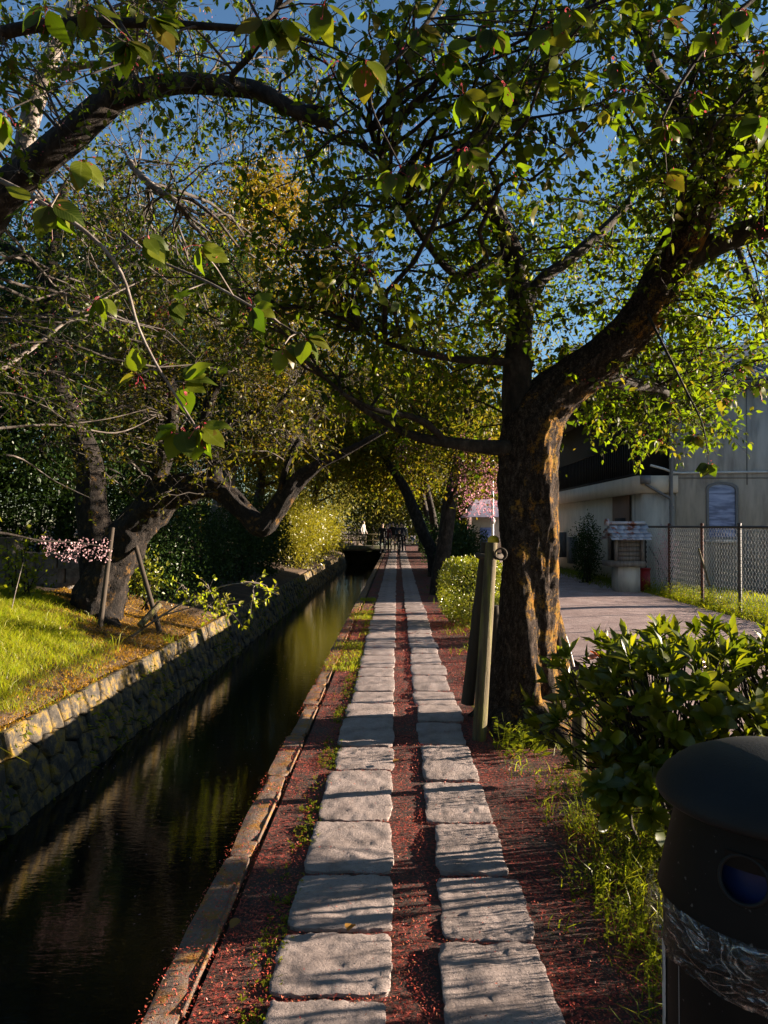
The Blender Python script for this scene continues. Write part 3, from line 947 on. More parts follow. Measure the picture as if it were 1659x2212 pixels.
sprig(t1, [(720, -220, 2.4, .010), (690, -60, 2.3, .007), (600, 20, 2.2, .005), (560, 60, 2.15, .004)],
      [(575, 40, 2.0, 6, -90), (620, 40, 2.0, 5, -70), (700, 10, 2.1, 4, -80), (790, 130, 2.0, 7, -100), (730, 130, 2.1, 4, -110)], .085, 'bark')
sprig(t1, [(1000, -240, 2.8, .012), (960, -20, 2.6, .009), (880, 100, 2.5, .007), (800, 200, 2.5, .005), (850, 330, 2.5, .004), (905, 420, 2.5, .003)],
      [(900, 350, 2.5, 8, -90), (850, 370, 2.5, 5, -100), (1010, 320, 2.5, 7, -90), (960, 110, 2.4, 8, -60), (1000, 200, 2.5, 7, -70), (1090, 180, 2.6, 7, -90), (900, 60, 2.4, 6, -80), (1060, 60, 2.4, 7, -60), (1180, 60, 2.4, 7, -80), (1230, 20, 2.3, 6, -60)], .082, 'bark')
sprig(t1, [(1900, -200, 2.8, .014), (1700, -60, 2.6, .010), (1560, 60, 2.5, .008), (1470, 180, 2.5, .006), (1430, 260, 2.5, .004)],
      [(1440, 40, 2.4, 7, -40), (1540, 70, 2.4, 8, -70), (1600, 20, 2.3, 7, -90), (1370, 200, 2.5, 7, -80), (1440, 270, 2.5, 9, -90), (1640, 250, 2.3, 6, -110), (1650, 110, 2.3, 5, -90), (1440, 370, 2.7, 5, -70), (1330, 130, 2.5, 5, -60), (1500, 200, 2.4, 5, -50)], .075, 'bark')
sprig(t1, [(1400, 680, 5.7, .012), (1440, 760, 5.2, .009), (1480, 840, 4.8, .007), (1515, 910, 4.6, .005), (1530, 980, 4.6, .003)],
      [(1500, 940, 4.6, 8, -90), (1530, 1000, 4.6, 9, -80), (1560, 860, 4.6, 7, -20), (1600, 790, 4.5, 7, -30), (1450, 870, 4.8, 7, -100), (1640, 830, 4.5, 6, -30), (1420, 950, 4.8, 6, -90)], .08, 'bark')

# --- the leaning tree across the canal
t3 = thing('leaning_tree', P(205, 1330, 11.8), 'old tree across the canal whose heavy trunk leans right over wooden props', 'tree')
tk = [(198, 1365, 11.8, .52), (212, 1320, 11.8, .42), (238, 1230, 11.8, .34), (292, 1135, 11.75, .31), (350, 1080, 11.6, .27), (400, 1056, 11.5, .235), (450, 1052, 11.4, .19), (492, 1070, 11.3, .155), (535, 1112, 11.15, .15), (567, 1138, 11.05, .16), (598, 1100, 11, .14), (640, 1042, 10.9, .125), (690, 1004, 10.8, .08), (760, 970, 10.7, .05), (840, 925, 10.6, .03)]
limbs3 = [limb_mesh(t3, 'trunk', tk, 'bark_moss', 40, .3, .05)]
for rt in ([(215, 1330, 11.6, .2), (240, 1350, 11.3, .12), (262, 1372, 11.1, .05)], [(195, 1335, 11.6, .18), (170, 1350, 11.4, .1), (140, 1365, 11.2, .05)]):
    limb_mesh(t3, 'root', rt, 'bark_moss', 10, .2)
for lb in ([(466, 1060, 11.4, .14), (462, 1010, 11.4, .13), (452, 960, 11.4, .11), (445, 900, 11.4, .085), (470, 830, 11.3, .07), (520, 760, 11.1, .05), (560, 660, 11, .03)],
           [(310, 1110, 11.7, .2), (340, 1030, 11.7, .15), (362, 960, 11.7, .12), (372, 880, 11.7, .1), (350, 760, 11.7, .07), (300, 620, 11.6, .05), (260, 480, 11.5, .03)],
           [(600, 1095, 11, .055), (615, 1020, 10.9, .05), (640, 960, 10.8, .042), (690, 890, 10.7, .03), (730, 830, 10.5, .02)],
           [(450, 950, 11.4, .05), (520, 900, 11.2, .045), (600, 870, 11, .035), (660, 800, 10.8, .02)]):
    limbs3.append(limb_mesh(t3, 'branch', lb, 'bark_moss', 10, .15, .1))
att, _ = seg_pts(limbs3)
wood, LP, LD = twiggery(att, in_ell([((-3.4, 11.3, 4.9), (2.0, 1.6, 1.2), 1), ((-1.6, 10.8, 4.1), (1.5, 1.4, .9), .8), ((-4.6, 11.6, 6.2), (2.0, 1.8, 1.2), .8), ((-1.8, 10.8, 3.0), (.8, 1, .3), .2), ((-4.6, 11.0, 3.6), (1.6, 1.0, 1.4), .8), ((-3.0, 10.6, 2.6), (1.2, .9, .7), .12)], 330), 9, 7, .08, (.3, .8), .012, .2)
fill_crown(t3, wood, LP, LD, .075, 'cherry_far', wood_mat='twig_grey', full=False)


# --- trees further off, each with its own trunk, limbs and crown of leaf clumps
def clump_tree(name, label, base, top, ells, clumps, per, leaf, mat, r0=.2, bark='bark', group=None, clump_r=.4, trunk_pts=None, wd=.55, stretch=(1, 1, .7), limbs=9, gloss_out=False):
    t = thing(name, base, label, 'tree', group)
    base = np.array(base, float); top = np.array(top, float)
    if trunk_pts is None:
        m1 = base + (top - base) * .4 + np.array([random.uniform(-.25, .25), random.uniform(-.2, .2), 0])
        tp, tr = [base + np.array([0, 0, -.2]), base + (m1 - base) * .4, m1, top], [r0 * 1.35, r0, r0 * .8, r0 * .35]
    else:
        tp, tr = trunk_pts
    limb_mesh(t, 'trunk', None, bark, 14, .16, .15, world=(tp, tr))
    p, r = spline(tp, tr, .2)
    clumps = int(clumps * 1.6)
    cl = in_ell(ells, clumps)
    up = p[int(len(p) * .45):]
    lm = MB()
    lim_pts = [up]
    for k in RNG.choice(len(cl), min(limbs, len(cl)), replace=False):
        T = cl[k]
        A = up[np.argmin(np.linalg.norm(up - T + np.array([0, 0, .8]), axis=1))]
        mid = (A + T) / 2 + np.array([0, 0, .1 * np.linalg.norm(T - A)]) + RNG.normal(size=3) * .15
        tt = np.linspace(0, 1, 8)[:, None]
        c = (1 - tt) ** 2 * A + 2 * tt * (1 - tt) * mid + tt * tt * T
        lm.tube(c, np.linspace(r0 * .38, .02, 8), 6, cap=False)
        lim_pts.append(c)
    lp = np.concatenate(lim_pts)
    for T in cl[::2]:
        A = lp[np.argmin(np.linalg.norm(lp - T, axis=1))]
        lm.tube(np.array([A, (A + T) / 2 + RNG.normal(size=3) * .08, T]), [.02, .012, .005], 4, cap=False)
    o = lm.build('branch', M[bark], t, True); o['kind'] = 'stuff'
    n = clumps * per
    n = len(cl) * per
    off = RNG.normal(size=(n, 3)) * clump_r * np.array(stretch) * np.repeat(RNG.uniform(.6, 1.3, len(cl)), per)[:, None]
    pos = np.repeat(cl, per, 0) + off
    pos[:, 2] = np.maximum(pos[:, 2], .15)
    d = nrm(unit(n) + nrm(off) * .4 + np.array([0, 0, -.25]))
    N = nrm(unit(n) * .6 + np.array([0, 0, .6]))
    L = leaf * RNG.uniform(.6, 1.25, n)
    mb_ = MB(); leaf_flat(mb_, pos, d, N, L, L * wd)
    o = mb_.build('crown', M[mat], t); o['kind'] = 'stuff'
    return t, cl, pos


EV = 'trees on the far bank of the canal'
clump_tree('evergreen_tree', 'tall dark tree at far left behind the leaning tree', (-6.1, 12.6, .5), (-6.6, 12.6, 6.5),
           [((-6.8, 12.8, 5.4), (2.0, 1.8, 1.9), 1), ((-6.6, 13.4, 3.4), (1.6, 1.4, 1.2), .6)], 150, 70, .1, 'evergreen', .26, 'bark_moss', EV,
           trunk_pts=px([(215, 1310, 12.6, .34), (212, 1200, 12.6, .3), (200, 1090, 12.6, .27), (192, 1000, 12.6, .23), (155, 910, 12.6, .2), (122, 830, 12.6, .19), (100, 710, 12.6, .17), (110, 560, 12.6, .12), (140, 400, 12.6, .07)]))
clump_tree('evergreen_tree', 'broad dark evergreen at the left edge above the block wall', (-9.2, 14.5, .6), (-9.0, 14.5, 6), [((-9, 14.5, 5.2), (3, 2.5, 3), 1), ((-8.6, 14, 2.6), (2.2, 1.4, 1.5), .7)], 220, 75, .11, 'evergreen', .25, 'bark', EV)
clump_tree('maple_tree', 'tall yellow brown tree rising into the blue sky left of the path', (-5.2, 20.5, .3), (-4.2, 20.5, 9.5), [((-3.9, 20.5, 7.6), (2.9, 2.6, 3.6), 1), ((-4.6, 20, 4.2), (2.2, 2, 1.4), .35), ((-3.6, 20.5, 10.6), (1.1, 1.2, 1.3), .2)], 330, 80, .12, 'maple', .26, 'bark_pale', EV, clump_r=.45)
clump_tree('leafy_tree', 'green tree with slim dark trunk standing between leaning tree and tall yellow tree', (-5.3, 16.2, .3), (-5.0, 16.2, 7), [((-5.4, 16.2, 6.4), (2.6, 2.2, 2.4), 1), ((-4.6, 16, 4), (1.6, 1.6, 1), .4)], 210, 75, .11, 'evergreen', .17, 'bark', EV)
clump_tree('leafy_tree', 'green tree behind the yellow bush at the canal edge', (-5.6, 28.5, .3), (-4.8, 28.5, 7), [((-4.6, 28.5, 6.2), (3, 2.6, 3.2), 1), ((-2.6, 28, 5.6), (1.8, 2, 1.6), .4)], 230, 70, .15, 'cherry_far', .22, 'bark', EV, clump_r=.5)
clump_tree('leafy_tree', 'pale green tree leaning over the canal near the bridge', (-5.0, 38, .2), (-3.6, 38, 6), [((-3.6, 38, 6), (3.2, 3, 3.6), 1), ((-1.8, 36.5, 4.6), (1.6, 2, 1.2), .3)], 220, 70, .18, 'farleaf', .22, 'bark', EV, clump_r=.55)
clump_tree('evergreen_tree', 'dark evergreen filling the wood behind the far bank', (-10, 22, .7), (-10, 22, 8), [((-9.6, 22, 6), (3.6, 3, 4.4), 1)], 200, 75, .16, 'evergreen', .25, 'bark', EV, clump_r=.55)
clump_tree('evergreen_tree', 'dark evergreen beyond the maple deep in the wood', (-11, 32, .7), (-11, 32, 8), [((-10, 32, 6), (4.4, 3.4, 5), 1)], 200, 75, .2, 'evergreen', .25, 'bark', EV, clump_r=.65)
for i, (x, y, z, h, sx, mt, lb) in enumerate(((-7.5, 50, .4, 6, 4, 'farleaf', 'brownish tree beyond the bridge on the left'), (-2.2, 60, 0, 5.2, 4, 'farleaf', 'brownish tree closing the view beyond the bridge'), (2.6, 64, 0, 6, 4.4, 'farleaf', 'large tree closing the view behind the walkers'),
                                              (-14, 44, .8, 8, 5, 'evergreen', 'dark tree far left deep in the wood'), (9.5, 62, 0, 7, 5, 'farleaf', 'tree far right beyond the wooden house'), (5.0, 46, 0, 6.2, 3.4, 'cherry_far', 'green tree behind the mauve roofed building'))):
    clump_tree('far_tree', lb, (x, y, z), (x, y, h), [((x, y, h), (sx, sx * .8, h * .62), 1), ((x, y - 1, 2.2), (sx, sx * .6, 1.9), .5)], 260, 60, .24, mt, .26, 'bark', 'trees at the end of the path', clump_r=.65)

CHG = 'cherry trees along the path'
clump_tree('cherry_tree', 'cherry crown beyond the road seen through the big cherry branches', (9.6, 15.0, .0), (6.6, 14.4, 7), [((5.4, 14.0, 6.8), (3.2, 2.6, 1.7), 1), ((2.6, 13.4, 6.6), (1.8, 1.8, 1.4), .35), ((6.4, 14, 8.4), (2.4, 2, 1.4), .4)], 120, 60, .1, 'cherry', .16, 'bark', CHG)
t5, cl5, pos5 = clump_tree('cherry_tree', 'slim cherry tree with pink double blossom behind the clipped yellow hedge', tuple(P(950, 1285, 17)), (1.9, 17, 5), [((1.4, 17, 5.0), (2.4, 2.2, 1.7), 1), ((1.75, 14.7, 3.0), (.7, 1.0, .7), .3), ((-.4, 17, 4.6), (1.4, 1.6, 1.0), .35)], 190, 60, .1, 'cherry_far', .17, 'bark', CHG,
                           trunk_pts=px([(945, 1300, 17, .2), (950, 1240, 17, .19), (962, 1170, 17, .175), (972, 1090, 17, .16), (990, 1000, 17, .13), (1010, 920, 17, .1), (1040, 820, 17, .06)]))
pkc = [(RNG.uniform(990, 1085), RNG.uniform(940, 1095), RNG.uniform(13.6, 15.2)) for _ in range(34)]
pk = np.array([P(a + RNG.normal() * 9, b + RNG.normal() * 9, d) for a, b, d in pkc for _ in range(6)] + [P(RNG.uniform(985, 1090), RNG.uniform(930, 1100), RNG.uniform(13.6, 15.2)) for _ in range(40)] + [P(RNG.uniform(860, 1010), RNG.uniform(940, 1060), RNG.uniform(16, 18)) for _ in range(45)])
blossoms(t5, pk, 260, 'pink', .05, 'blossom', .07, 9)
clump_tree('cherry_tree', 'dark cherry leaning left over the path behind the slim pink one', tuple(P(935, 1245, 23)), (-.6, 23, 5), [((-.2, 23, 5.4), (2.6, 2.4, 1.7), 1), ((-1.4, 22, 4), (1.2, 1.6, .8), .3)], 170, 60, .12, 'cherry_far', .17, 'bark', CHG,
           trunk_pts=px([(938, 1250, 23, .22), (934, 1195, 23, .2), (915, 1155, 23, .19), (896, 1105, 23, .18), (872, 1050, 23, .15), (835, 995, 23, .11), (790, 930, 23, .06)]))
for y, x, lb in ((30, 1.5, 'third cherry along the right of the path before the mauve roof'), (37, 1.6, 'cherry right of the walkers beside the dark hedge'), (46, 1.5, 'cherry standing behind the group of walkers')):
    clump_tree('cherry_tree', lb, (x, y, 0), (x - .6, y, 4.6), [((x - .8, y, 5.2), (3, 2.6, 2), 1), ((x - 1.6, y, 3.8), (1.6, 1.6, .7), .25)], 150, 60, .17, 'cherry_far', .18, 'bark', CHG, clump_r=.5)


clump_tree('cherry_tree', 'added unseen cherry behind the camera on the right whose crown shades the path', (1.4, -3.2, 0), (.8, -3, 5), [((.4, -2.8, 4.8), (3, 2.6, 1.4), 1), ((.4, -1.2, 5.0), (2.4, 1.4, .8), .4)], 110, 60, .12, 'cherry', .2, 'bark', CHG)  # unseen tree added to block sky light from behind and darken the foreground
clump_tree('cherry_tree', 'added unseen cherry behind the camera across the canal', (-5, -3, 0), (-4, -3, 5), [((-3.8, -3, 4.8), (3, 3, 1.8), 1)], 110, 60, .12, 'cherry', .2, 'bark', CHG)  # also added out of view, keeps sky light off the near ground
clump_tree('cherry_tree', 'added unseen cherry further back along the path behind the camera', (1.4, -9, 0), (.8, -9, 5), [((.2, -9, 4.2), (3.4, 3, 2.4), 1)], 110, 60, .16, 'cherry', .2, 'bark', CHG)  # added unseen crown, more cover against the sky behind

clump_tree('cherry_tree', 'added unseen cherry across the road out to the right of the camera', (7.2, 1.0, 0), (6.4, 1.4, 5), [((5.6, 1.6, 5.4), (3.4, 3.4, 1.5), 1), ((3.4, 1.6, 5.2), (1.6, 2.2, .9), .3)], 110, 60, .13, 'cherry', .2, 'bark', CHG)  # added out of view, its wide crown blocks sky light from the right
for x, y, lb in ((-8.8, 6.5, 'added dark evergreen beside the left bank just outside the view'), (-9.5, .5, 'added unseen evergreen on the left bank level with the camera'), (-9, -6, 'added unseen evergreen on the left bank behind the camera')):  # unseen evergreens added to cut the sky light from the left
    clump_tree('evergreen_tree', lb, (x, y, .6), (x, y, 6), [((x, y, 5), (2.8, 2.8, 3.4), 1), ((x, y, 2.2), (2, 2.4, 1.3), .4)], 130, 60, .17, 'evergreen', .25, 'bark', EV)

# --- shrubs and hedges
def shrub(name, label, cat, c, r, n, leaf, mat, stems=5, group=None, wd=.55, shell=.5, flat=None, bark='bark'):
    t = thing(name, (c[0], c[1], max(0, c[2] - r[2])), label, cat, group)
    c = np.array(c); r = np.array(r)
    s = MB()
    for k in range(stems):
        T = c + unit(1)[0] * r * .7
        A = np.array([c[0] + random.uniform(-.3, .3) * r[0], c[1] + random.uniform(-.3, .3) * r[1], c[2] - r[2] - .05])
        s.tube(np.array([A, (A + T) / 2 + RNG.normal(size=3) * .05, T]), [.03 * r[2], .02 * r[2], .006], 5)
    s.build('stem', M[bark], t)
    q = unit(n)
    rad_ = (shell + (1 - shell) * RNG.random(n))
    lump = np.array([1 + .34 * mnoise.noise(Vector(a * 2.0) + Vector(c)) + .14 * mnoise.noise(Vector(a * 6) + Vector(c)) for a in q])
    if flat: q = np.sign(q) * np.abs(q) ** flat; lump = 1 + (lump - 1) * .3
    pos = c + q * r * (rad_ * lump)[:, None]
    pos[:, 2] = np.maximum(pos[:, 2], .03)
    d = nrm(q * .6 + unit(n) * .8)
    N = nrm(unit(n) * .8 + q * .6)
    L = leaf * RNG.uniform(.6, 1.25, n)
    mb_ = MB(); leaf_flat(mb_, pos, d, N, L, L * wd)
    o = mb_.build('foliage', M[mat], t); o['kind'] = 'stuff'
    return t


shrub('clipped_hedge', 'rounded clipped yellow green hedge behind the wooden stakes', 'hedge', (1.2, 11.9, .58), (.56, .75, .55), 12000, .042, 'boxwood', 6, flat=.75, shell=.72)
shrub('clipped_hedge', 'small yellow green hedge seen between the stakes and the cherry trunk', 'hedge', (1.6, 10.2, .33), (.35, .5, .33), 5000, .04, 'boxwood', 5, flat=.8, shell=.7)
DH = 'dark shrubs on the far bank'
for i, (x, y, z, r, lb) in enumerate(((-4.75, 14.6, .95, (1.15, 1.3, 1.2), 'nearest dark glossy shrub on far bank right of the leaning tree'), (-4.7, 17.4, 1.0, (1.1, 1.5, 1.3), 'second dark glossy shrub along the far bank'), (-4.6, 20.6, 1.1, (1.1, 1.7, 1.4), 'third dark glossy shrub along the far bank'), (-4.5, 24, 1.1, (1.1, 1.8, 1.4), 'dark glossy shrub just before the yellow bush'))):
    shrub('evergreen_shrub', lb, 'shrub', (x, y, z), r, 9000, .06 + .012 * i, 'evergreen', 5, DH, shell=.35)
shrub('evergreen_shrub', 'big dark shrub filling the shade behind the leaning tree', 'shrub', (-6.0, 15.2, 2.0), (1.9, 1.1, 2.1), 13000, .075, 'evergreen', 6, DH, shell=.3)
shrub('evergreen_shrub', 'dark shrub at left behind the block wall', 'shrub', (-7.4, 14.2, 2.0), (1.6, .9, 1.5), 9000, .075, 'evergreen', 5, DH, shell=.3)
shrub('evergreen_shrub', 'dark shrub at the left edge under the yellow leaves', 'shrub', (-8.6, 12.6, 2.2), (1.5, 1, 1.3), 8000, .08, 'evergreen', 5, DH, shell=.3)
shrub('yellow_bush', 'bright yellow green bush overhanging the canal', 'bush', (-3.95, 28.8, 1.35), (1.6, 2.1, 1.45), 15000, .11, 'bamboo', 7, shell=.3, wd=.3)
shrub('yellow_bush', 'second yellow green bush further along the canal', 'bush', (-3.7, 33.5, 1.2), (1.4, 2.2, 1.3), 9000, .12, 'bamboo', 6, shell=.3, wd=.3)
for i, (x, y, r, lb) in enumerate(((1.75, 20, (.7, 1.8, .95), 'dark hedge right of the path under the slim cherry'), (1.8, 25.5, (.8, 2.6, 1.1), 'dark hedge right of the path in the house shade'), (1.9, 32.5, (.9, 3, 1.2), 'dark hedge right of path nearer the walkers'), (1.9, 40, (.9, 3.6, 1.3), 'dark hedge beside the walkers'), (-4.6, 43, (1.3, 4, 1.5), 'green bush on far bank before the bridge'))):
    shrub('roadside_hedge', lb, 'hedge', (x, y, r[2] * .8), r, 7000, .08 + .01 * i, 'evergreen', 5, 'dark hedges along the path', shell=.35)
shrub('thin_shrub', 'small shrub with pale round leaves in front of the block wall', 'shrub', (-5.95, 11.6, .95), (.55, .5, .75), 420, .085, 'weed', 8, wd=.7, shell=.2)
shrub('thin_shrub', 'sunlit yellow leaved sapling between the prop poles', 'shrub', (-4.2, 12.3, .75), (.4, .4, .5), 380, .09, 'boxwood', 5, wd=.45, shell=.2)
shrub('house_shrub', 'dark shrub against the house wall left of the little shrine', 'shrub', (5.15, 20.2, .95), (.4, .7, .95), 4500, .06, 'evergreen', 5, shell=.3)
shrub('house_shrub', 'pink flowering climber on the fence beside the drain pipe', 'shrub', (6.25, 17.3, .85), (.25, .5, .75), 900, .06, 'palepink', 5, shell=.2)

# --- the broad leathery shrub behind the bin
t6 = thing('leathery_shrub', (1.55, 3.6, 0), 'broad shrub with leathery leaves and a few red ones behind the bin', 'shrub')
tips, dirs6 = [], []
for c, r, n in (((1.55, 3.65, .70), (.82, .62, .38), 330), ((2.35, 3.8, .68), (.6, .6, .36), 100), ((.98, 3.25, .45), (.26, .25, .2), 34), ((1.3, 3.2, .5), (.36, .3, .22), 50)):
    q = unit(n); q[:, 2] = np.where(q[:, 2] < -.35, -q[:, 2], q[:, 2])
    k = (.62 + .55 * RNG.random(n))[:, None]
    tips.append(np.array(c) + q * np.array(r) * k); dirs6.append(nrm(q * .8 + np.array([0, 0, .55])))
tips = np.concatenate(tips); dirs6 = np.concatenate(dirs6)
st = MB()
forks = []
for k in range(16):
    a = np.array([random.uniform(1.15, 2.1), random.uniform(3.4, 3.9), -.03])
    b = a + np.array([random.uniform(-.15, .15), random.uniform(-.15, .1), random.uniform(.28, .45)])
    st.tube(np.array([a, (a + b) / 2 + RNG.normal(size=3) * .02, b]), [.016, .013, .01], 6)
    forks.append(b)
forks = np.array(forks)
for T in tips:
    A = forks[np.argmin(np.linalg.norm(forks - T, axis=1) * RNG.uniform(.8, 1.3, len(forks)))]
    mid = (A + T) / 2 + RNG.normal(size=3) * .04 - np.array([0, 0, .03])
    t = np.linspace(0, 1, 6)[:, None]
    st.tube((1 - t) ** 2 * A + 2 * t * (1 - t) * mid + t * t * T, np.linspace(.007, .0025, 6), 4, cap=False)
o = st.build('stem', M['bark'], t6, True)
lp, ld, ln_ = [], [], []
for T, d in zip(tips, dirs6):
    n = random.randint(6, 9)
    e1 = nrm(np.cross(d, (0.3, .2, .9))); e2 = np.cross(d, e1)
    for k in range(n):
        a = k / n * 6.283 + random.uniform(-.3, .3)
        op = random.uniform(.5, 1.5) if k < n - 2 else random.uniform(.15, .4)
        ld.append(nrm(d + (e1 * math.cos(a) + e2 * math.sin(a)) * op)); ln_.append(d + RNG.normal(size=3) * .25); lp.append(T - d * random.uniform(0, .03))
lp, ld, ln_ = np.array(lp), np.array(ld), np.array(ln_)
Ls = .102 * RNG.uniform(.65, 1.25, len(lp))
dist = np.linalg.norm(lp - np.array([0, 0, CAM_H]), axis=1) + np.where(np.abs(lp[:, 0] / lp[:, 1]) > .52, 9, 0)
order = np.argsort(dist)
for i in order[:300]: place_leaf('rhodo', 'rhodo_o', lp[i], ld[i], ln_[i], Ls[i], t6, .46)
rest = order[300:]
mb = MB(); leaf_full(mb, lp[rest], ld[rest], ln_[rest], Ls[rest], Ls[rest] * .33, 0, .34, .46)
o = mb.build('foliage', M['rhodo'], t6); o['kind'] = 'stuff'
rl = np.array([P(RNG.uniform(1270, 1560), RNG.uniform(1395, 1470), RNG.uniform(3.3, 3.7)) for _ in range(14)])
for q in rl: place_leaf('rhodo', 'rhodo_red', q, unit(1)[0], unit(1)[0], .055, t6, .44)

shrub('leathery_shrub', 'added unseen shrub right of the bin that shades the near slabs', 'shrub', (2.9, 2.5, .36), (.7, .8, .34), 520, .085, 'rhodo', 12, shell=.3)  # added out of view to cast streaky shade on the near slabs

# ------------------------------------------------------------------ ground cover
def blades(name, label, X, Y, zf, h, wdt, mat, lean=.4):
    n = len(X)
    base = np.stack([X, Y, np.array([zf(a, b) for a, b in zip(X, Y)])], 1)
    d = nrm(np.array([0, 0, 1.0]) + RNG.normal(size=(n, 3)) * lean)
    hh = h * RNG.uniform(.4, 1.3, n) * np.array([1 + .7 * mnoise.noise(Vector((a * 2.3, b * 2.3, 5))) for a, b in zip(X, Y)])
    a = RNG.uniform(0, 6.283, n)
    s = np.stack([np.cos(a), np.sin(a), np.zeros(n)], 1) * (wdt * RNG.uniform(.6, 1.3, n))[:, None]
    bend = nrm(np.stack([d[:, 0], d[:, 1], np.zeros(n)], 1)) * (hh * .35)[:, None]
    m_ = base + d * (hh * .55)[:, None]
    tip = base + d * hh[:, None] + bend - np.array([0, 0, 1]) * (hh * .12)[:, None]
    v = np.stack([base - s, base + s, m_ + s * .7, m_ - s * .7, tip], 1).reshape(-1, 3)
    i = np.arange(n)[:, None] * 5
    mb_ = MB()
    f = np.concatenate([i + np.array([[0, 1, 2]]), i + np.array([[0, 2, 3]]), i + np.array([[3, 2, 4]])])
    mb_.add(v, f)
    return tag(mb_.build(name, M[mat]), label, kind='stuff')


def cloud(n, x0, x1, y0, y1, fn):
    """random points kept with probability fn(x, y)"""
    X = RNG.uniform(x0, x1, n); Y = RNG.uniform(y0, y1, n)
    k = np.array([RNG.random() < fn(a, b) for a, b in zip(X, Y)])
    return X[k], Y[k]


def nz(x, y, s, o=0): return mnoise.noise(Vector((x * s + o, y * s, o)))


def green(x, y):
    """1 where the bank is grass, 0 where it is golden moss"""
    e = (-x - 3.5) * 1.3 - max(0, y - 9.4) * 1.0 + nz(x, y, 1.2) * .8
    return min(1, max(0, e))


X, Y = cloud(150000, -8, -3.42, 4.2, 12.6, lambda x, y: green(x, y))
blades('bank_grass', 'bright green grass on the far canal bank', X, Y, bank_z, .12, .0032, 'grass', .5)
X, Y = cloud(60000, -6, -3.36, 4.2, 13.5, lambda x, y: (1 - green(x, y)) * .9)
blades('bank_moss', 'golden moss and dry grass along the wall top', X, Y, bank_z, .035, .005, 'moss', .8)
X, Y = cloud(9000, -6, -3.35, 9, 14, lambda x, y: .75 if y > 10 else .15)
n = len(X)
Z = np.array([bank_z(a, b) for a, b in zip(X, Y)])
mb = MB(); leaf_flat(mb, np.stack([X, Y, Z + .012], 1), nrm(unit(n) * np.array([1, 1, .35])), nrm(unit(n) * .5 + np.array([0, 0, 1])), RNG.uniform(.03, .07, n), RNG.uniform(.015, .03, n))
tag(mb.build('leaf_litter', M['dryleaf']), 'dry fallen leaves around the leaning tree', kind='stuff')
X, Y = cloud(9000, -7, -3.3, 4.2, 12, lambda x, y: (1 if nz(x, y, 1.1, 8) > .18 else .02) * (1 if x > -3.9 or green(x, y) > .5 else .1))
blades('bank_tufts', 'taller ragged grass tufts on the bank and over the wall top', X, Y, bank_z, .24, .004, 'grass', .75)
# hanging tufts on the retaining wall
X = RNG.uniform(0, 1, 5200); Y = RNG.uniform(4, 26, 5200)
k = np.array([nz(a * .8, b, 1.6, 4) > .05 for a, b in zip(X, Y)])
X, Y = X[k], Y[k]
mb = MB()
bp = np.stack([TOPX + (BOTX - TOPX) * X + .05, Y, TOPZ + (BOTZ - TOPZ) * X], 1)
leaf_flat(mb, bp, nrm(RNG.normal(size=bp.shape) * .5 + np.array([.7, -.2, -.1])), nrm(unit(len(bp)) + np.array([0, 0, 1])), RNG.uniform(.03, .11, len(bp)), RNG.uniform(.008, .03, len(bp)))
tag(mb.build('wall_weeds', M['weed']), 'weeds hanging from the joints of the retaining wall', kind='stuff')

# weeds right of the path, under the shrub and the bin
X, Y = cloud(26000, .55, 2.1, 1.4, 6, lambda x, y: max(0, min(1, (x - .62 - .08 * (y - 2)) * 2.2 + nz(x, y, 2.5) * .9)) * (1 if y < 4.6 else .35))
blades('verge_grass', 'grass and weeds between the path and the shrub', X, Y, lambda x, y: 0, .10, .0035, 'weed', .45)


def sprouts(name, label, X, Y, h, lf, mat, per=9):
    """little upright weeds with leaves in pairs"""
    mb_ = MB()
    PP, DD, LL = [], [], []
    for a, b in zip(X, Y):
        hh = h * random.uniform(.5, 1.4)
        tx, ty = random.uniform(-.25, .25) * hh, random.uniform(-.25, .25) * hh
        mb_.tube(np.array([(a, b, -.01), (a + tx * .4, b + ty * .4, hh * .5), (a + tx, b + ty, hh)]), .0015, 3, cap=False)
        for k in range(per):
            s = random.uniform(.15, 1)
            an = random.uniform(0, 6.28)
            PP.append((a + tx * s, b + ty * s, hh * s)); DD.append((math.cos(an), math.sin(an), random.uniform(-.2, .7))); LL.append(lf * random.uniform(.5, 1.3) * (1.2 - .6 * s))
    PP, DD, LL = np.array(PP), nrm(np.array(DD)), np.array(LL)
    leaf_flat(mb_, PP, DD, nrm(unit(len(PP)) * .4 + np.array([0, 0, 1])), LL, LL * .55)
    return tag(mb_.build(name, M[mat]), label, kind='stuff')


X, Y = cloud(1700, .7, 1.9, 1.5, 4.6, lambda x, y: max(0, min(.8, (x - .75) * 2 + nz(x, y, 3))))
sprouts('verge_weeds', 'upright leafy weeds beside the bin', X, Y, .16, .026, 'weed', 12)
X, Y = cloud(3200, -.53, -.40, 1.5, 14, lambda x, y: .8 if nz(x * .3, y, 1.7, 3) > -.1 else .06)
sprouts('path_weeds', 'weeds in the joint beside the left paving stones', X, Y, .035, .024, 'weed', 7)
X, Y = cloud(5000, -.6, -.41, 1.5, 24, lambda x, y: .7 if nz(x * .3, y, 1.2, 5) > .05 else .04)
blades('path_grass', 'thin grass beside the left paving stones', X, Y, lambda x, y: .005, .04, .0022, 'weed', .7)
X, Y = cloud(7000, -.8, -.45, 8, 16, lambda x, y: .8 if nz(x * .3, y, .8, 1) > .0 else .05)
blades('canal_edge_grass', 'sunlit grass tufts on the canal edge', X, Y, lambda x, y: .02, .07, .004, 'grass', .6)
X, Y = cloud(16000, 5.55, 8, 9.5, 18.2, lambda x, y: min(1, max(0, (x - 5.55 + nz(x, y, 1.5) * .3) * 2)))
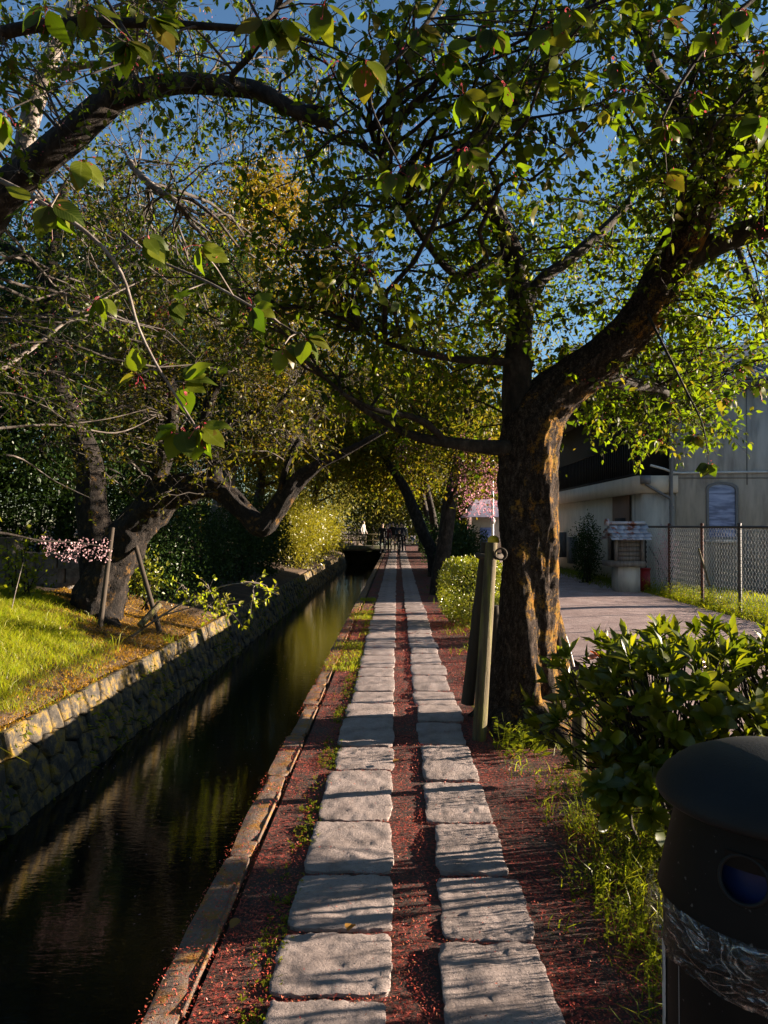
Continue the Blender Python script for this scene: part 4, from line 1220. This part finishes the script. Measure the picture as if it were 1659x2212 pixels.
blades('fence_grass', 'bright weeds growing along the wire fence', X, Y, lambda x, y: .03, .13, .008, 'grass', .6)
X, Y = cloud(800, 5.75, 6.5, 9.5, 18, lambda x, y: .8)
sprouts('fence_weeds', 'bushy weeds at the foot of the wire fence', X, Y, .3, .06, 'grass', 16)
X, Y = cloud(5000, 4.6, 6, 18, 26, lambda x, y: min(1, max(0, (x - 4.9) * 1.5)))
blades('house_weeds', 'dark weeds along the house front', X, Y, lambda x, y: .01, .2, .01, 'weed', .6)
X, Y = cloud(9000, .62, 1.9, 6.5, 19, lambda x, y: max(0, min(1, (x - .75) * 2 + nz(x, y, 1.8) * .9)))
blades('far_verge_grass', 'grass and low weeds under the clipped hedge', X, Y, lambda x, y: 0, .13, .006, 'weed', .55)


X, Y = cloud(3000, .68, 1.9, 4.6, 6.6, lambda x, y: max(0, min(.7, .15 + nz(x, y, 2.2) * 1.2)))
blades('trunk_grass', 'thin grass round the foot of the big cherry', X, Y, lambda x, y: .0, .12, .004, 'weed', .6)
X, Y = cloud(40, .72, 1.0, 5.0, 5.5, lambda x, y: .7)
sprouts('trunk_seedlings', 'seedlings with pale leaves at the foot of the stakes', X, Y, .16, .07, 'weed', 6)


# fallen petals
def on_slab(x, y):
    for ys_, x0, x1 in ((LEFT_Y, -.44, -.015), (RIGHT_Y, .14, .53)):
        if x0 < x < x1:
            for a, b in zip(ys_[:-1], ys_[1:]):
                if a + .02 < y < b - .04: return True
    return False


def pet(x, y):
    if on_slab(x, y): return .012
    k = .5 + nz(x, y, 2.2, 2) * .9
    if x < -.66: k -= .1
    if x > .9: k -= (x - .9) * .8
    return max(.05, min(1, k + .25))


Y0 = 1.9 + 12 * RNG.random(150000) ** 1.7
X0 = RNG.uniform(-.82, 1.6, 150000)
k = np.array([RNG.random() < pet(a, b) for a, b in zip(X0, Y0)])
X, Y = X0[k], Y0[k]
n = len(X)
Z = np.array([.052 if x < -.66 else (.046 if on_slab(x, y) else .03 + .016 * nz(x, y, 2.4)) for x, y in zip(X, Y)])
sz = RNG.uniform(.006, .014, n) * (1 + np.maximum(0, Y - 5) * .1)
mb = MB(); leaf_flat(mb, np.stack([X, Y, Z], 1), nrm(unit(n) * np.array([1, 1, .5])), nrm(unit(n) * .6 + np.array([0, 0, 1])), sz, sz * .36)
tag(mb.build('fallen_petals', M['petal']), 'red fallen petals and calyxes covering the ground', kind='stuff')
X, Y = cloud(900, -3.1, -.85, 2, 22, lambda x, y: .75 if nz(x, y, .7, 6) > .05 else .12)
n = len(X)
mb = MB(); leaf_flat(mb, np.stack([X, Y, np.full(n, WATER_Z + .004)], 1), nrm(unit(n) * np.array([1, 1, .02])), np.tile((0, 0, 1.), (n, 1)), RNG.uniform(.008, .022, n), RNG.uniform(.006, .014, n))
tag(mb.build('floating_petals', M['palepink']), 'pale petals floating on the dark canal', kind='stuff')
for (u, v_, d) in ((500, 2030, 2.86), (585, 1900, 3.35), (850, 1668, 4.85), (760, 2030, 2.9)):
    p = P(u, v_, d)
    mb = MB()
    t = np.linspace(0, 1, 6)
    vv_ = []
    for q in t:
        wq = .022 * math.sin(math.pi * min(.98, q * .9 + .06))
        vv_ += [(q * .06, -wq, .012 * math.sin(q * 3) + .006), (q * .06, 0, .004 + .006 * q), (q * .06, wq, .014 * math.sin(q * 2.5) + .004)]
    mb.add(vv_, grid_faces(6, 3, False))
    o = mb.build('dry_leaf', M['dryleaf'])
    o.location = (p.x, p.y, .05); o.rotation_euler.z = random.uniform(0, 6)
    tag(o, {500: 'pale curled dry leaf on the coping edge nearest the camera', 585: 'tan dry leaf lying on the petals beside the coping', 850: 'small pale leaf in the petal strip between the slabs', 760: 'dry leaf lying on a near left slab'}[u], 'leaf', 'dry leaves on the path')

# ------------------------------------------------------------------ stakes and posts
ST = 'wooden stakes by the cherry'


def post(name, label, a, b, r0, r1, mat, group=None, cap=None, cat='post'):
    t = thing(name, a, label, cat, group)
    mb_ = MB()
    p, r = spline([a, (Vector(a) + Vector(b)) / 2 + Vector((random.uniform(-.01, .01), 0, 0)), b], [r0, (r0 + r1) / 2, r1], .12)
    mb_.tube(p, r, 14, .05, random.random() * 20)
    mb_.build('pole', M[mat], t, True)
    return t


sA = post('wooden_stake', 'pale weathered wooden stake leaning towards the big cherry trunk', P(1035, 1598, 5.5), P(1062, 1172, 5.55), .052, .044, 'stake', ST)
sB = post('wooden_stake', 'dark wooden stake behind the pale one with a yellow cap', P(1010, 1520, 6.2), P(1052, 1172, 6.1), .055, .05, 'stake_dark', ST)
mb = MB(); c = P(1066, 1167, 6.05); mb.lathe([(.001, .04), (.025, .036), (.042, .02), (.047, 0), (.047, -.02)], c, 16); mb.build('cap', M['yellow'], sB, True)
mb = MB()
c = P(1056, 1200, 5.8)
a = np.linspace(0, 2 * math.pi, 25)
mb.tube(np.stack([c.x + .085 * np.cos(a), c.y + .28 * np.sin(a), np.full(25, c.z)], 1), .022, 6)
mb.build('strap', M['stake_dark'], sA, True)
mb = MB()
c = P(1082, 1197, 5.5)
mb.tube(np.stack([c.x + .042 * np.cos(a), np.full(25, c.y), c.z + .042 * np.sin(a)], 1), .008, 6)
mb.build('ring', M['stake_dark'], sA, True)
post('short_post', 'short brown post behind the big cherry trunk beside the hedge', P(1068, 1430, 7.0), P(1068, 1308, 7.0), .055, .055, 'stake_dark')
post('short_post', 'short wooden post standing inside the leathery shrub', P(1252, 1660, 4.6), P(1252, 1480, 4.6), .04, .04, 'stake')
post('thin_cane', 'thin pale cane leaning beside the cherry root near the road', P(1240, 1440, 6.3), P(1212, 1345, 6.4), .008, .007, 'white')
PR = 'prop poles under the leaning tree'
post('prop_pole', 'long prop pole standing in front of the leaning trunk base', P(211, 1395, 10.8), P(243, 1140, 11.2), .042, .034, 'stake_dark', PR)
post('prop_pole', 'slanting prop pole right of the leaning trunk', P(345, 1365, 11.0), P(292, 1175, 11.6), .04, .034, 'stake_dark', PR)
post('cut_log', 'short cut branch lying on the bank beside the slanting prop', P(302, 1352, 10.6), P(345, 1305, 10.9), .05, .045, 'stake', cat='log')
post('thin_cane', 'thin bare twig standing in the grass at far left', P(22, 1330, 10.4), P(50, 1215, 10.6), .007, .004, 'bark_pale')
t7 = thing('sapling', P(285, 1370, 10.8), 'thin fallen sapling with bright leaves reaching over the canal', 'sapling')
wood_pts = [limb_mesh(t7, 'stem', [(285, 1375, 10.8, .02), (350, 1330, 10.5, .016), (430, 1285, 10.3, .012), (520, 1260, 10.1, .008), (600, 1285, 10, .004)], 'bark_pale', 6, .1), limb_mesh(t7, 'stem', [(350, 1330, 10.5, .012), (420, 1310, 10.3, .009), (500, 1290, 10.1, .005)], 'bark_pale', 6, .1)]
att, _ = seg_pts(wood_pts)
tg = np.array([P(RNG.uniform(390, 590), RNG.uniform(1255, 1330), RNG.uniform(9.9, 10.5)) for _ in range(14)])
wood, LP, LD = twiggery(att, tg, 4, 6, .07, (.1, .3), .01, .1)
fill_crown(t7, wood, LP, LD, .075, 'grass', wood_mat='bark_pale', name='foliage')

# ------------------------------------------------------------------ block wall at the left
gw = thing('block_wall', (-8, 13.4, .5), 'old garden wall of squared stone blocks at the left edge', 'wall')
for r in range(4):
    x = -12 + (r % 2) * .2
    while x < -5.9:
        ln = random.uniform(.35, .6)
        if r < 3 or x < -7:
            o = slab_mesh(ln - .015, .27, .3, 0, (5, 5), random.random() * 99, .008, .006).build('block', M['blockstone'], gw)
            o.matrix_parent_inverse = Matrix.Translation(-gw.location)
            o.location = (x + ln / 2, 13.4 + random.uniform(-.015, .015), .28 + r * .27)
        x += ln

# ------------------------------------------------------------------ house, fence, shrine
house = thing('house', (8, 18.4, 0), 'two storey house with streaked grey concrete side wall and dark timber front', 'house')
HX, HY = 6.0, 18.4
mb = MB(); mb.box((11.9, 23.4, 2.6), (10, 10, 5.3)); mb.build('side_wall', M['concrete'], house)
mb = MB()
for zz in (2.02 + .95,):
    mb.box((11.9, HY - .004, zz - .2), (10, .02, .02))
mb.box((8.62, HY - .004, 3.9), (.02, .02, 2.6)); mb.box((10.4, HY - .004, 2.6), (.02, .02, 5.2)); mb.box((8.62, HY - .004, .8), (.02, .02, 1.3))
mb.build('wall_joint', M['pipe'], house)
# single storey front part
mb = MB(); mb.box((6.5, 18.9, 1.2), (.82, .9, 2.4)); mb.build('porch_wall', M['concrete'], house)
mb = MB(); mb.box((6.52, 24.2, 1.2), (.78, 8.3, 2.4)); mb.build('front_wall', M['render'], house)
mb = MB(); mb.box((6.42, 23.3, 2.62), (1.0, 9.9, .42)); mb.build('fascia', M['render'], house)
mb = MB(); mb.box((6.10, 20.3, 1.25), (.03, 1.5, 2.3)); mb.build('entrance_recess', M['terracotta'], house)
mb = MB(); mb.box((6.08, 20.3, .95), (.04, .9, 1.7)); mb.build('door', M['dark_timber'], house)
mb = MB(); mb.box((6.55, 23.5, 3.9), (.9, 9.2, 2.1)); mb.build('upper_front', M['dark_timber'], house)
mb = MB()
for k in range(46): mb.box((5.98, 18.9 + k * .2, 3.3), (.03, .05, .85))
mb.box((5.98, 23.4, 3.75), (.06, 9.3, .06)); mb.box((5.98, 23.4, 2.88), (.06, 9.3, .05))
mb.build('balcony_railing', M['dark_timber'], house)
mb = MB(); mb.box((6.2, 23.5, 5.0), (1.8, 9.8, .12)); mb.build('eave', M['dark_timber'], house)
# tiled roof: eave over the side wall and pitched field
roof = MB()
roof.add([(5.2, HY - .35, 5.15), (17.2, HY - .35, 5.15), (17.2, 23.4, 7.3), (5.2, 23.4, 7.3), (5.2, 28.8, 5.1), (17.2, 28.8, 5.1), (5.2, HY - .35, 5.05), (17.2, HY - .35, 5.05), (5.2, 28.8, 5.0), (17.2, 28.8, 5.0)],
         [(0, 1, 2, 3), (3, 2, 5, 4), (6, 7, 1, 0), (4, 5, 9, 8), (6, 8, 9, 7)])
roof_o = roof.build('roof', M['tile'], house)
tm = MB()
a = np.linspace(0, math.pi, 6)
row = [np.stack([.125 * np.cos(a) * .98, np.full(6, yy), .045 * np.sin(a) + zz], 1) for yy, zz in ((-.03, 0), (.3, .02))]
tm.add(np.concatenate(row), grid_faces(2, 6, False)); tm.poly(row[0])
tile_me = tm.mesh('roof_tile', M['tile'], True)
sl = math.atan2(2.15, 23.4 - HY + .35)
for r in range(7):
    for k in range(40):
        o = bpy.data.objects.new('roof_tile', tile_me)
        link(o, roof_o)
        yy = r * .3
        o.location = (5.35 + k * .26, HY - .36 + yy * math.cos(sl), 5.16 + yy * math.sin(sl))
        o.rotation_euler.x = sl
# arched window
def arch(cx, w_, zb, zt, y, rise, k=12):
    a = np.linspace(0, math.pi, k)
    return [(cx - w_ / 2, y, zb), (cx + w_ / 2, y, zb)] + [(cx + w_ / 2 * math.cos(q), y, zt - rise + rise * math.sin(q)) for q in a]


A0, A1 = P(1531, 1160, HY - .02), P(1588, 1046, HY - .02)
cx, w_ = (A0.x + A1.x) / 2, A1.x - A0.x
mb = MB()
inner = arch(cx, w_, A0.z, A1.z, HY - .012, .14)
outer = arch(cx, w_ + .12, A0.z - .06, A1.z + .06, HY - .05, .16)
n = len(inner)
inner2 = [(p[0], HY - .05, p[2]) for p in inner]
mb.add(outer + inner2, [(q, (q + 1) % n, n + (q + 1) % n, n + q) for q in range(n)])
mb.add(inner2 + inner, [(q, (q + 1) % n, n + (q + 1) % n, n + q) for q in range(n)])
outb = [(p[0], HY, p[2]) for p in outer]
mb.add(outb + outer, [(q, (q + 1) % n, n + (q + 1) % n, n + q) for q in range(n)])
win = mb.build('window', M['pipe'], house)
mb = MB(); mb.poly(inner); mb.build('pane', M['pane'], win)
mb = MB(); mb.box((cx, HY - .05, A0.z - .1), (w_ + .2, .1, .07)); mb.build('sill', M['concrete'], win)
# pipes
c0 = P(1449, 860, HY - .06); c1 = P(1451, 1290, HY - .06)
mb = MB(); mb.tube([c0, (c0 + c1) / 2, c1], .045, 10)
for zz in (.9, 2.0, 3.2, 4.3): mb.tube([(c0.x, c0.y, zz), (c0.x, c0.y, zz + .07)], .056, 10)
mb.build('drain_pipe', M['pipe'], house, True)
mb = MB()
q0, q1, q2 = P(1394, 1045, HY - .1), P(1410, 1055, HY - .1), P(1449, 1078, HY - .06)
mb.tube([q0, q1, q2], .035, 8); mb.box((q0.x, q0.y, q0.z + .1), (.22, .16, .2))
mb.build('gutter_pipe', M['pipe'], house)
mb = MB()
pp = [P(1405, 1005, HY - .05), P(1435, 1013, HY - .05), P(1455, 1021, HY - .05), P(1520, 1021, HY - .05), P(1600, 1020, HY - .05), P(1760, 1019, HY - .05)]
p, r = spline(pp, [.03] * 6, .2); mb.tube(p, r, 8); mb.build('conduit', M['whitepipe'], house, True)
for q in ((6.02, 27.2, .9), (6.02, 25.6, .75)):
    mb = MB(); mb.box(q, (.25, .45, .9)); mb.build('meter_box', M['timber'], house)

# chain-link fence
fence = thing('wire_fence', (6.0, 14.5, 0), 'chain link fence with dark posts beside the gravel road', 'fence')
FY = [18.0, 16.45, 14.7, 13.1, 11.4, 9.6, 7.8]
for i, y in enumerate(FY):
    mb = MB(); mb.tube([(6.0, y, 0), (6.0, y, .8), (6.0, y, 1.62)], .03, 8); mb.lathe([(.001, .03), (.035, .02), (.035, 0)], (6.0, y, 1.62), 8)
    mb.build('post', M['rust' if i in (1, 2) else 'metal_dark'], fence, True)
mb = MB(); mb.tube([(6.0, 18.0, 1.57), (6.0, 12, 1.57), (6.0, 7.8, 1.57)], .024, 8); mb.build('top_rail', M['metal_dark'], fence, True)
mb = MB(); mb.tube([(6.35, 17.2, .1), (6.05, 17.9, 1.1)], .015, 6); mb.build('brace', M['metal_dark'], fence)
wire = MB()
pitch = .058
k = 0
while 7.8 + k * pitch < 18.0:
    y0 = 7.8 + k * pitch
    m_ = 27
    par_ = k % 2
    zz = np.linspace(.02, 1.55, m_)
    yy = y0 + np.where(np.arange(m_) % 2 == par_, 0, pitch)
    xx = 6.0 + np.where(np.arange(m_) % 2 == 0, .004, -.004)
    wire.tube(np.stack([xx, yy, zz], 1), .0042, 3, cap=False)
    k += 1
o = wire.build('wire_mesh', M['wire'], fence); o['kind'] = 'stuff'
post('wooden_prop', 'pale wooden stick leaning on the wire fence', P(1533, 1265, 14.2), P(1509, 1185, 14.6), .02, .018, 'stake', cat='stick')

# the little shrine
SX, SY = 5.36, 17.5
sh = thing('shrine', (SX, SY, 0), 'tiny wooden roadside shrine with rusty metal roof against the house', 'shrine')
mb = MB(); mb.box((SX, SY, .33), (.5, .55, .64)); mb.build('plinth', M['concrete'], sh)
mb = MB(); mb.box((SX - .05, SY, .71), (.8, .72, .13)); mb.build('ledge', M['timber'], sh)
for dx in (-.3, .3):
    for dy in (-.26, .26): mb = MB(); mb.box((SX + dx, SY + dy, 1.05), (.07, .07, .56)); mb.build('corner_post', M['timber'], sh)
for k in range(5):
    mb = MB(); mb.box((SX, SY - .25, .83 + k * .11), (.52, .02, .103)); mb.build('plank', M['timber'], sh)
mb = MB(); mb.box((SX + .28, SY, 1.05), (.02, .46, .54)); mb.box((SX, SY + .26, 1.05), (.52, .02, .54)); mb.build('back_panel', M['dark_timber'], sh)
mb = MB(); mb.box((SX - .1, SY, .86), (.1, .1, .18)); mb.build('offering', M['red'], sh)
# roof: curved sheet courses stepping up from the eaves, ridge cap on top
mb = MB(); mb.box((SX, SY, 1.66), (.9, .12, .07)); mb.box((SX - .44, SY, 1.68), (.07, .18, .16)); mb.build('ridge', M['tin'], sh)
for s in (-1, 1):
    for r in range(4):
        for c_ in range(5):
            x0 = SX - .46 + c_ * .18 + (.06 if r % 2 else 0)
            ya, yb = (.48 - r * .12), (.48 - (r + 1) * .12 - .02)
            za, zb = 1.27 + .36 * (r / 4) ** 1.2, 1.27 + .36 * ((r + 1) / 4) ** 1.2
            mb = MB()
            v = [(x0, SY + s * ya, za), (x0 + .186, SY + s * ya, za), (x0 + .186, SY + s * yb, zb), (x0, SY + s * yb, zb)]
            mb.add(v + [(p[0], p[1], p[2] + .012) for p in v], [(0, 1, 2, 3), (4, 5, 6, 7), (0, 1, 5, 4), (1, 2, 6, 5), (2, 3, 7, 6), (3, 0, 4, 7)])
            mb.build('roof_sheet', M['tin'], sh)
rb = thing('fire_box', (5.85, 17.7, 0), 'red metal box standing between shrine and wire fence', 'box')
mb = MB(); mb.box((5.85, 17.7, .3), (.22, .22, .52)); mb.build('case', M['red'], rb)
mb = MB(); mb.box((5.85, 17.7, .575), (.25, .25, .03)); mb.build('lid', M['red'], rb)

# building with the mauve roof, pole
fb = thing('far_building', (4.4, 36, 0), 'small far building with a pale mauve roof behind the cherries', 'building')
mb = MB(); mb.box((4.9, 37, 1.0), (2.6, 3, 2.0)); mb.build('wall', M['render'], fb)
mb = MB()
mb.add([(3.3, 35.2, 2.0), (6.4, 35.2, 2.0), (6.4, 37, 2.9), (3.9, 37, 2.9), (3.3, 38.8, 2.0), (6.4, 38.8, 2.0)], [(0, 1, 2, 3), (3, 2, 5, 4)]); mb.add([(3.3, 35.2, 2.0), (3.9, 37, 2.9), (3.3, 38.8, 2.0)], [(0, 1, 2)])
mb.build('roof', M['mauve'], fb)
mb = MB(); mb.box((4.3, 35.45, .9), (.7, .06, 1.2)); mb.build('window', M['pane'], fb)
pl = thing('pole', (4.3, 33.5, 0), 'pale metal pole in front of the mauve roofed building', 'pole')
mb = MB(); mb.tube([(4.3, 33.5, 0), (4.3, 33.5, 2), (4.3, 33.5, 4.6)], .06, 8); mb.build('shaft', M['white'], pl, True)
mb = MB(); mb.box((4.3, 33.5, 1.8), (.2, .2, .25)); mb.build('box', M['steel'], pl)

# ------------------------------------------------------------------ bridge
br = thing('footbridge', (-2, 48.5, .1), 'low footbridge with a railing across the canal behind the walkers', 'bridge')
mb = MB(); mb.box((-2.1, 48.5, .12), (4.2, 1.8, .32)); mb.build('deck', M['canal_concrete'], br)
mb = MB(); mb.box((-2.1, 49.1, -.6), (3.2, .3, 1.1)); mb.build('added_screen', M['canal_concrete'], br)  # panel added across the canal, blocks the sky reflection beyond the bridge
for yy in (47.7, 49.3):
    mb = MB(); mb.box((-2.1, yy, 1.02), (4.2, .07, .06)); mb.box((-2.1, yy, .62), (4.2, .05, .04)); mb.build('rail', M['stake'], br)
    for k in range(9):
        mb = MB(); mb.box((-4.1 + k * .5, yy, .62), (.06, .06, .74)); mb.build('railing_post', M['stake'], br)


# ------------------------------------------------------------------ people
def person(x, y, z, h, face, label, top, legs, stride=.2, arm=.1, hair='hair', long_hair=False):
    t = thing('person', (x, y, z), label, 'person', 'people walking on the path')
    k = h / 1.7
    J = {'pel': (0, 0, .93), 'bel': (0, .0, 1.08), 'che': (0, -.01, 1.28), 'nec': (0, 0, 1.44), 'hea': (0, .02, 1.53), 'top': (0, .02, 1.63)}
    rad_ = {'pel': (.135, .1), 'bel': (.12, .09), 'che': (.145, .1), 'nec': (.05, .05), 'hea': (.075, .088), 'top': (.07, .075)}
    E = [('pel', 'bel'), ('bel', 'che'), ('che', 'nec'), ('nec', 'hea'), ('hea', 'top')]
    for s, sg in (('l', -1), ('r', 1)):
        f = stride * sg
        J['hip' + s] = (.09 * sg, 0, .88); rad_['hip' + s] = (.09, .09)
        J['kne' + s] = (.095 * sg, f * .55 + .03, .49); rad_['kne' + s] = (.058, .06)
        J['ank' + s] = (.095 * sg, f - .03, .09); rad_['ank' + s] = (.038, .042)
        J['toe' + s] = (.105 * sg, f + .14, .035); rad_['toe' + s] = (.036, .03)
        J['sho' + s] = (.175 * sg, 0, 1.38); rad_['sho' + s] = (.06, .06)
        J['elb' + s] = (.225 * sg, -f * arm * 2 - .03, 1.1); rad_['elb' + s] = (.042, .042)
        J['wri' + s] = (.22 * sg, -f * arm * 3 + .07, .87); rad_['wri' + s] = (.03, .03)
        J['han' + s] = (.21 * sg, -f * arm * 3 + .1, .77); rad_['han' + s] = (.026, .036)
        E += [('pel', 'hip' + s), ('hip' + s, 'kne' + s), ('kne' + s, 'ank' + s), ('ank' + s, 'toe' + s), ('che', 'sho' + s), ('sho' + s, 'elb' + s), ('elb' + s, 'wri' + s), ('wri' + s, 'han' + s)]
    names = list(J)
    me = bpy.data.meshes.new('body_cage')
    me.from_pydata([J[q] for q in names], [(names.index(a), names.index(b)) for a, b in E], [])
    o = bpy.data.objects.new('body_cage', me)
    C.objects.link(o)
    o.modifiers.new('s', 'SKIN')
    for i, q in enumerate(names):
        me.skin_vertices[0].data[i].radius = rad_[q]
        me.skin_vertices[0].data[i].use_root = (q == 'pel')
    o.modifiers.new('d', 'SUBSURF').levels = 2
    dg = bpy.context.evaluated_depsgraph_get()
    bm_ = bpy.data.meshes.new_from_object(o.evaluated_get(dg))
    bpy.data.objects.remove(o)
    bm_.name = 'body'
    for q in ('skin', top, legs, 'cloth_black'): bm_.materials.append(M[q])
    for p in bm_.polygons:
        c = p.center
        p.material_index = 3 if c.z < .1 else (2 if c.z < .95 and abs(c.x) < .19 else (0 if c.z > 1.43 or (c.z < .88 and abs(c.x) > .15) else 1))
        p.use_smooth = True
    b = bpy.data.objects.new('body', bm_)
    link(b, t)
    b.matrix_parent_inverse = Matrix()
    b.scale = (k, k, k)
    mb_ = MB()
    a = np.linspace(0, 2 * math.pi, 14, endpoint=False)
    rows_ = []
    for j, ph in enumerate(np.linspace(.02, math.pi * (.62 if not long_hair else .78), 8)):
        drop = .0 if j < 6 else (-.12 if long_hair else 0)
        ring = np.stack([.094 * math.sin(ph) * np.cos(a), .012 - .018 + .108 * math.sin(ph) * np.sin(a) * np.where(np.sin(a) > 0.2, .75, 1), np.full(14, 1.585 + .115 * math.cos(ph) + drop)], 1)
        if j > 4: ring[:, 1] = np.minimum(ring[:, 1], .02)
        rows_.append(ring)
    mb_.add(np.concatenate(rows_), grid_faces(8, 14))
    hr = mb_.build('hair', M[hair], t, True)
    hr.matrix_parent_inverse = Matrix()
    hr.scale = (k, k, k)
    t.rotation_euler.z = R(face)
    return t


for (u, d, h, face, lb, tp, lg, st_, lh) in (
        (826, 41.2, 1.72, 175, 'person in black at the left of the walking group by the canal edge', 'cloth_black', 'cloth_black', .12, False),
        (836, 42.2, 1.66, 185, 'person in a wine red top second from left in the group', 'cloth_wine', 'cloth_black', .18, True),
        (842, 45.0, 1.75, 180, 'person in pale top further back in the middle of the group', 'cloth_pale', 'cloth_denim', .15, False),
        (849, 42.4, 1.78, 178, 'tall person in dark jacket and pale trousers in the middle of the group', 'cloth_black', 'cloth_khaki', .2, False),
        (858, 44.4, 1.7, 170, 'person in a grey top behind the dark jacketed walker', 'cloth_grey', 'cloth_black', .15, True),
        (862, 39.2, 1.35, 190, 'short person in dark clothes stepping in front of the group', 'cloth_black', 'cloth_black', .32, False),
        (867, 42.6, 1.74, 182, 'person in navy at the right of the walking group', 'cloth_navy', 'cloth_navy', .2, False),
        (872, 46.0, 1.7, 180, 'person in pale shirt rearmost at the right by the hedge', 'cloth_pale', 'cloth_black', .12, False)):
    x = P(u, 1190, d).x
    person(x, d, .035, h, face, lb, tp, lg, st_, .5, long_hair=lh)
person(P(785, 1170, 48.6).x, 48.6, .285, 1.65, 250, 'person in white standing on the footbridge', 'cloth_pale', 'cloth_grey', .1, .3)

# ------------------------------------------------------------------ the bin
BX, BY = .905, 1.76
bn = thing('litter_bin', (BX, BY, 0), 'dark round litter bin with a domed lid at lower right', 'bin')
mb = MB(); mb.lathe([(.001, 1.082), (.08, 1.078), (.16, 1.062), (.225, 1.035), (.265, 1.003), (.281, .978), (.283, .966), (.278, .958), (.25, .955), (.2, .955)], (BX, BY, 0), 64); mb.build('lid', M['binlid'], bn, True)


def shell(prof, cut=None, n=96):
    """turned wall; cut = list of (angle, z, half angle, half height) openings left open"""
    mb_ = MB()
    prof = np.array(prof)
    a = np.linspace(0, 2 * math.pi, n, endpoint=False)
    v = np.stack([prof[:, 0][:, None] * np.cos(a), prof[:, 0][:, None] * np.sin(a), np.repeat(prof[:, 1][:, None], n, 1)], -1).reshape(-1, 3)
    f = grid_faces(len(prof), n)
    if cut:
        c = v[f].mean(1)
        ang = np.arctan2(c[:, 1], c[:, 0])
        ok = np.ones(len(f), bool)
        for (ca, cz, ha, hh) in cut:
            da = (ang - ca + math.pi) % (2 * math.pi) - math.pi
            ok &= ((da / ha) ** 2 + ((c[:, 2] - cz) / hh) ** 2) > 1
        f = f[ok]
    mb_.add(v + np.array([BX, BY, 0]), f)
    return mb_


hz_ = np.linspace(.955, .735, 40)
prof = [(.232 + (.955 - z_) * .22, z_) for z_ in hz_]
h1 = P(1578, 1893, 1.5)
ang1 = R(-135)
holes = [(ang1, .856, .2, .047), (R(-98), .80, .36, .07)]
shell(prof, holes, 160).build('hood', M['binbody'], bn, True)
mb = MB(); mb.lathe([(.215, .95), (.225, .75), (.225, .7)], (BX, BY, 0), 48); mb.build('bin_bag', M['blue'], bn, True)
for ca, cz, ha, hh in holes:
    q = np.linspace(0, 2 * math.pi, 41)
    rr = .232 + (.955 - (cz + hh * np.sin(q))) * .22
    an = ca + ha * np.cos(q)
    mb = MB(); mb.tube(np.stack([BX + rr * np.cos(an), BY + rr * np.sin(an), cz + hh * np.sin(q)], 1), .005, 6); mb.build('hole_rim', M['binlid'], bn, True)
shell([(.262, .735), (.262, .725), (.268, .7), (.268, .3), (.262, .05), (.255, .0)], None, 64).build('body', M['binbody'], bn, True)


def patch(a0, a1, z0, z1, r, mat, name, rows_=6, slant=0):
    mb_ = MB()
    a = np.linspace(a0, a1, 10); z = np.linspace(z0, z1, rows_)
    v = [(BX + r * math.cos(q), BY + r * math.sin(q), zz + slant * (q - a0)) for zz in z for q in a]
    mb_.add(v, grid_faces(rows_, 10, False))
    return mb_.build(name, M[mat], bn, True)


fl = patch(ang1 - .17, ang1 + .17, .872, .906, .2475, 'binbody', 'flap')
patch(R(-202), R(-186), .30, .60, .2705, 'label', 'label')
patch(R(-196), R(-192), .5, .56, .2712, 'pipe', 'label_print')
patch(R(-170), R(-169.5), .1, .6, .2705, 'print', 'seam')
# ring-shaped printed mark low on the body
q = np.linspace(R(20), R(300), 30)
rr = []
ca, cz = R(-118), .44
v = []
for t in q:
    for rad_ in (.042, .055):
        an = ca + rad_ / .2705 * math.cos(t)
        v.append((BX + .2712 * math.cos(an), BY + .2712 * math.sin(an), cz + rad_ * math.sin(t)))
mb = MB(); mb.add(v, grid_faces(30, 2, False)); mb.build('printed_mark', M['print'], bn)
# clear liner turned over the rim
ln = thing('bin_liner', (BX, BY, .6), 'crumpled clear plastic liner folded over the rim of the litter bin', 'liner')
mb = MB()
n, m_ = 160, 22
v = []
for j in range(m_):
    s = j / (m_ - 1)
    for i in range(n):
        a = i / n * 2 * math.pi
        z_ = .745 - s * .125 - .02 * s * mnoise.noise(Vector((math.cos(a) * 2, math.sin(a) * 2, 3)))
        bul = .010 * math.sin(math.pi * s) + .008
        cr = .016 * mnoise.noise(Vector((math.cos(a) * 4, math.sin(a) * 4, z_ * 34))) + .007 * mnoise.noise(Vector((math.cos(a + z_ * 6) * 14, math.sin(a + z_ * 6) * 14, z_ * 30)))
        r = (.281 if s < .08 else .283) + bul + abs(cr) * (1 if s > .02 else 0)
        v.append((BX + r * math.cos(a), BY + r * math.sin(a), z_))
mb.add(v, grid_faces(m_, n)); mb.build('film', M['film'], ln, True)
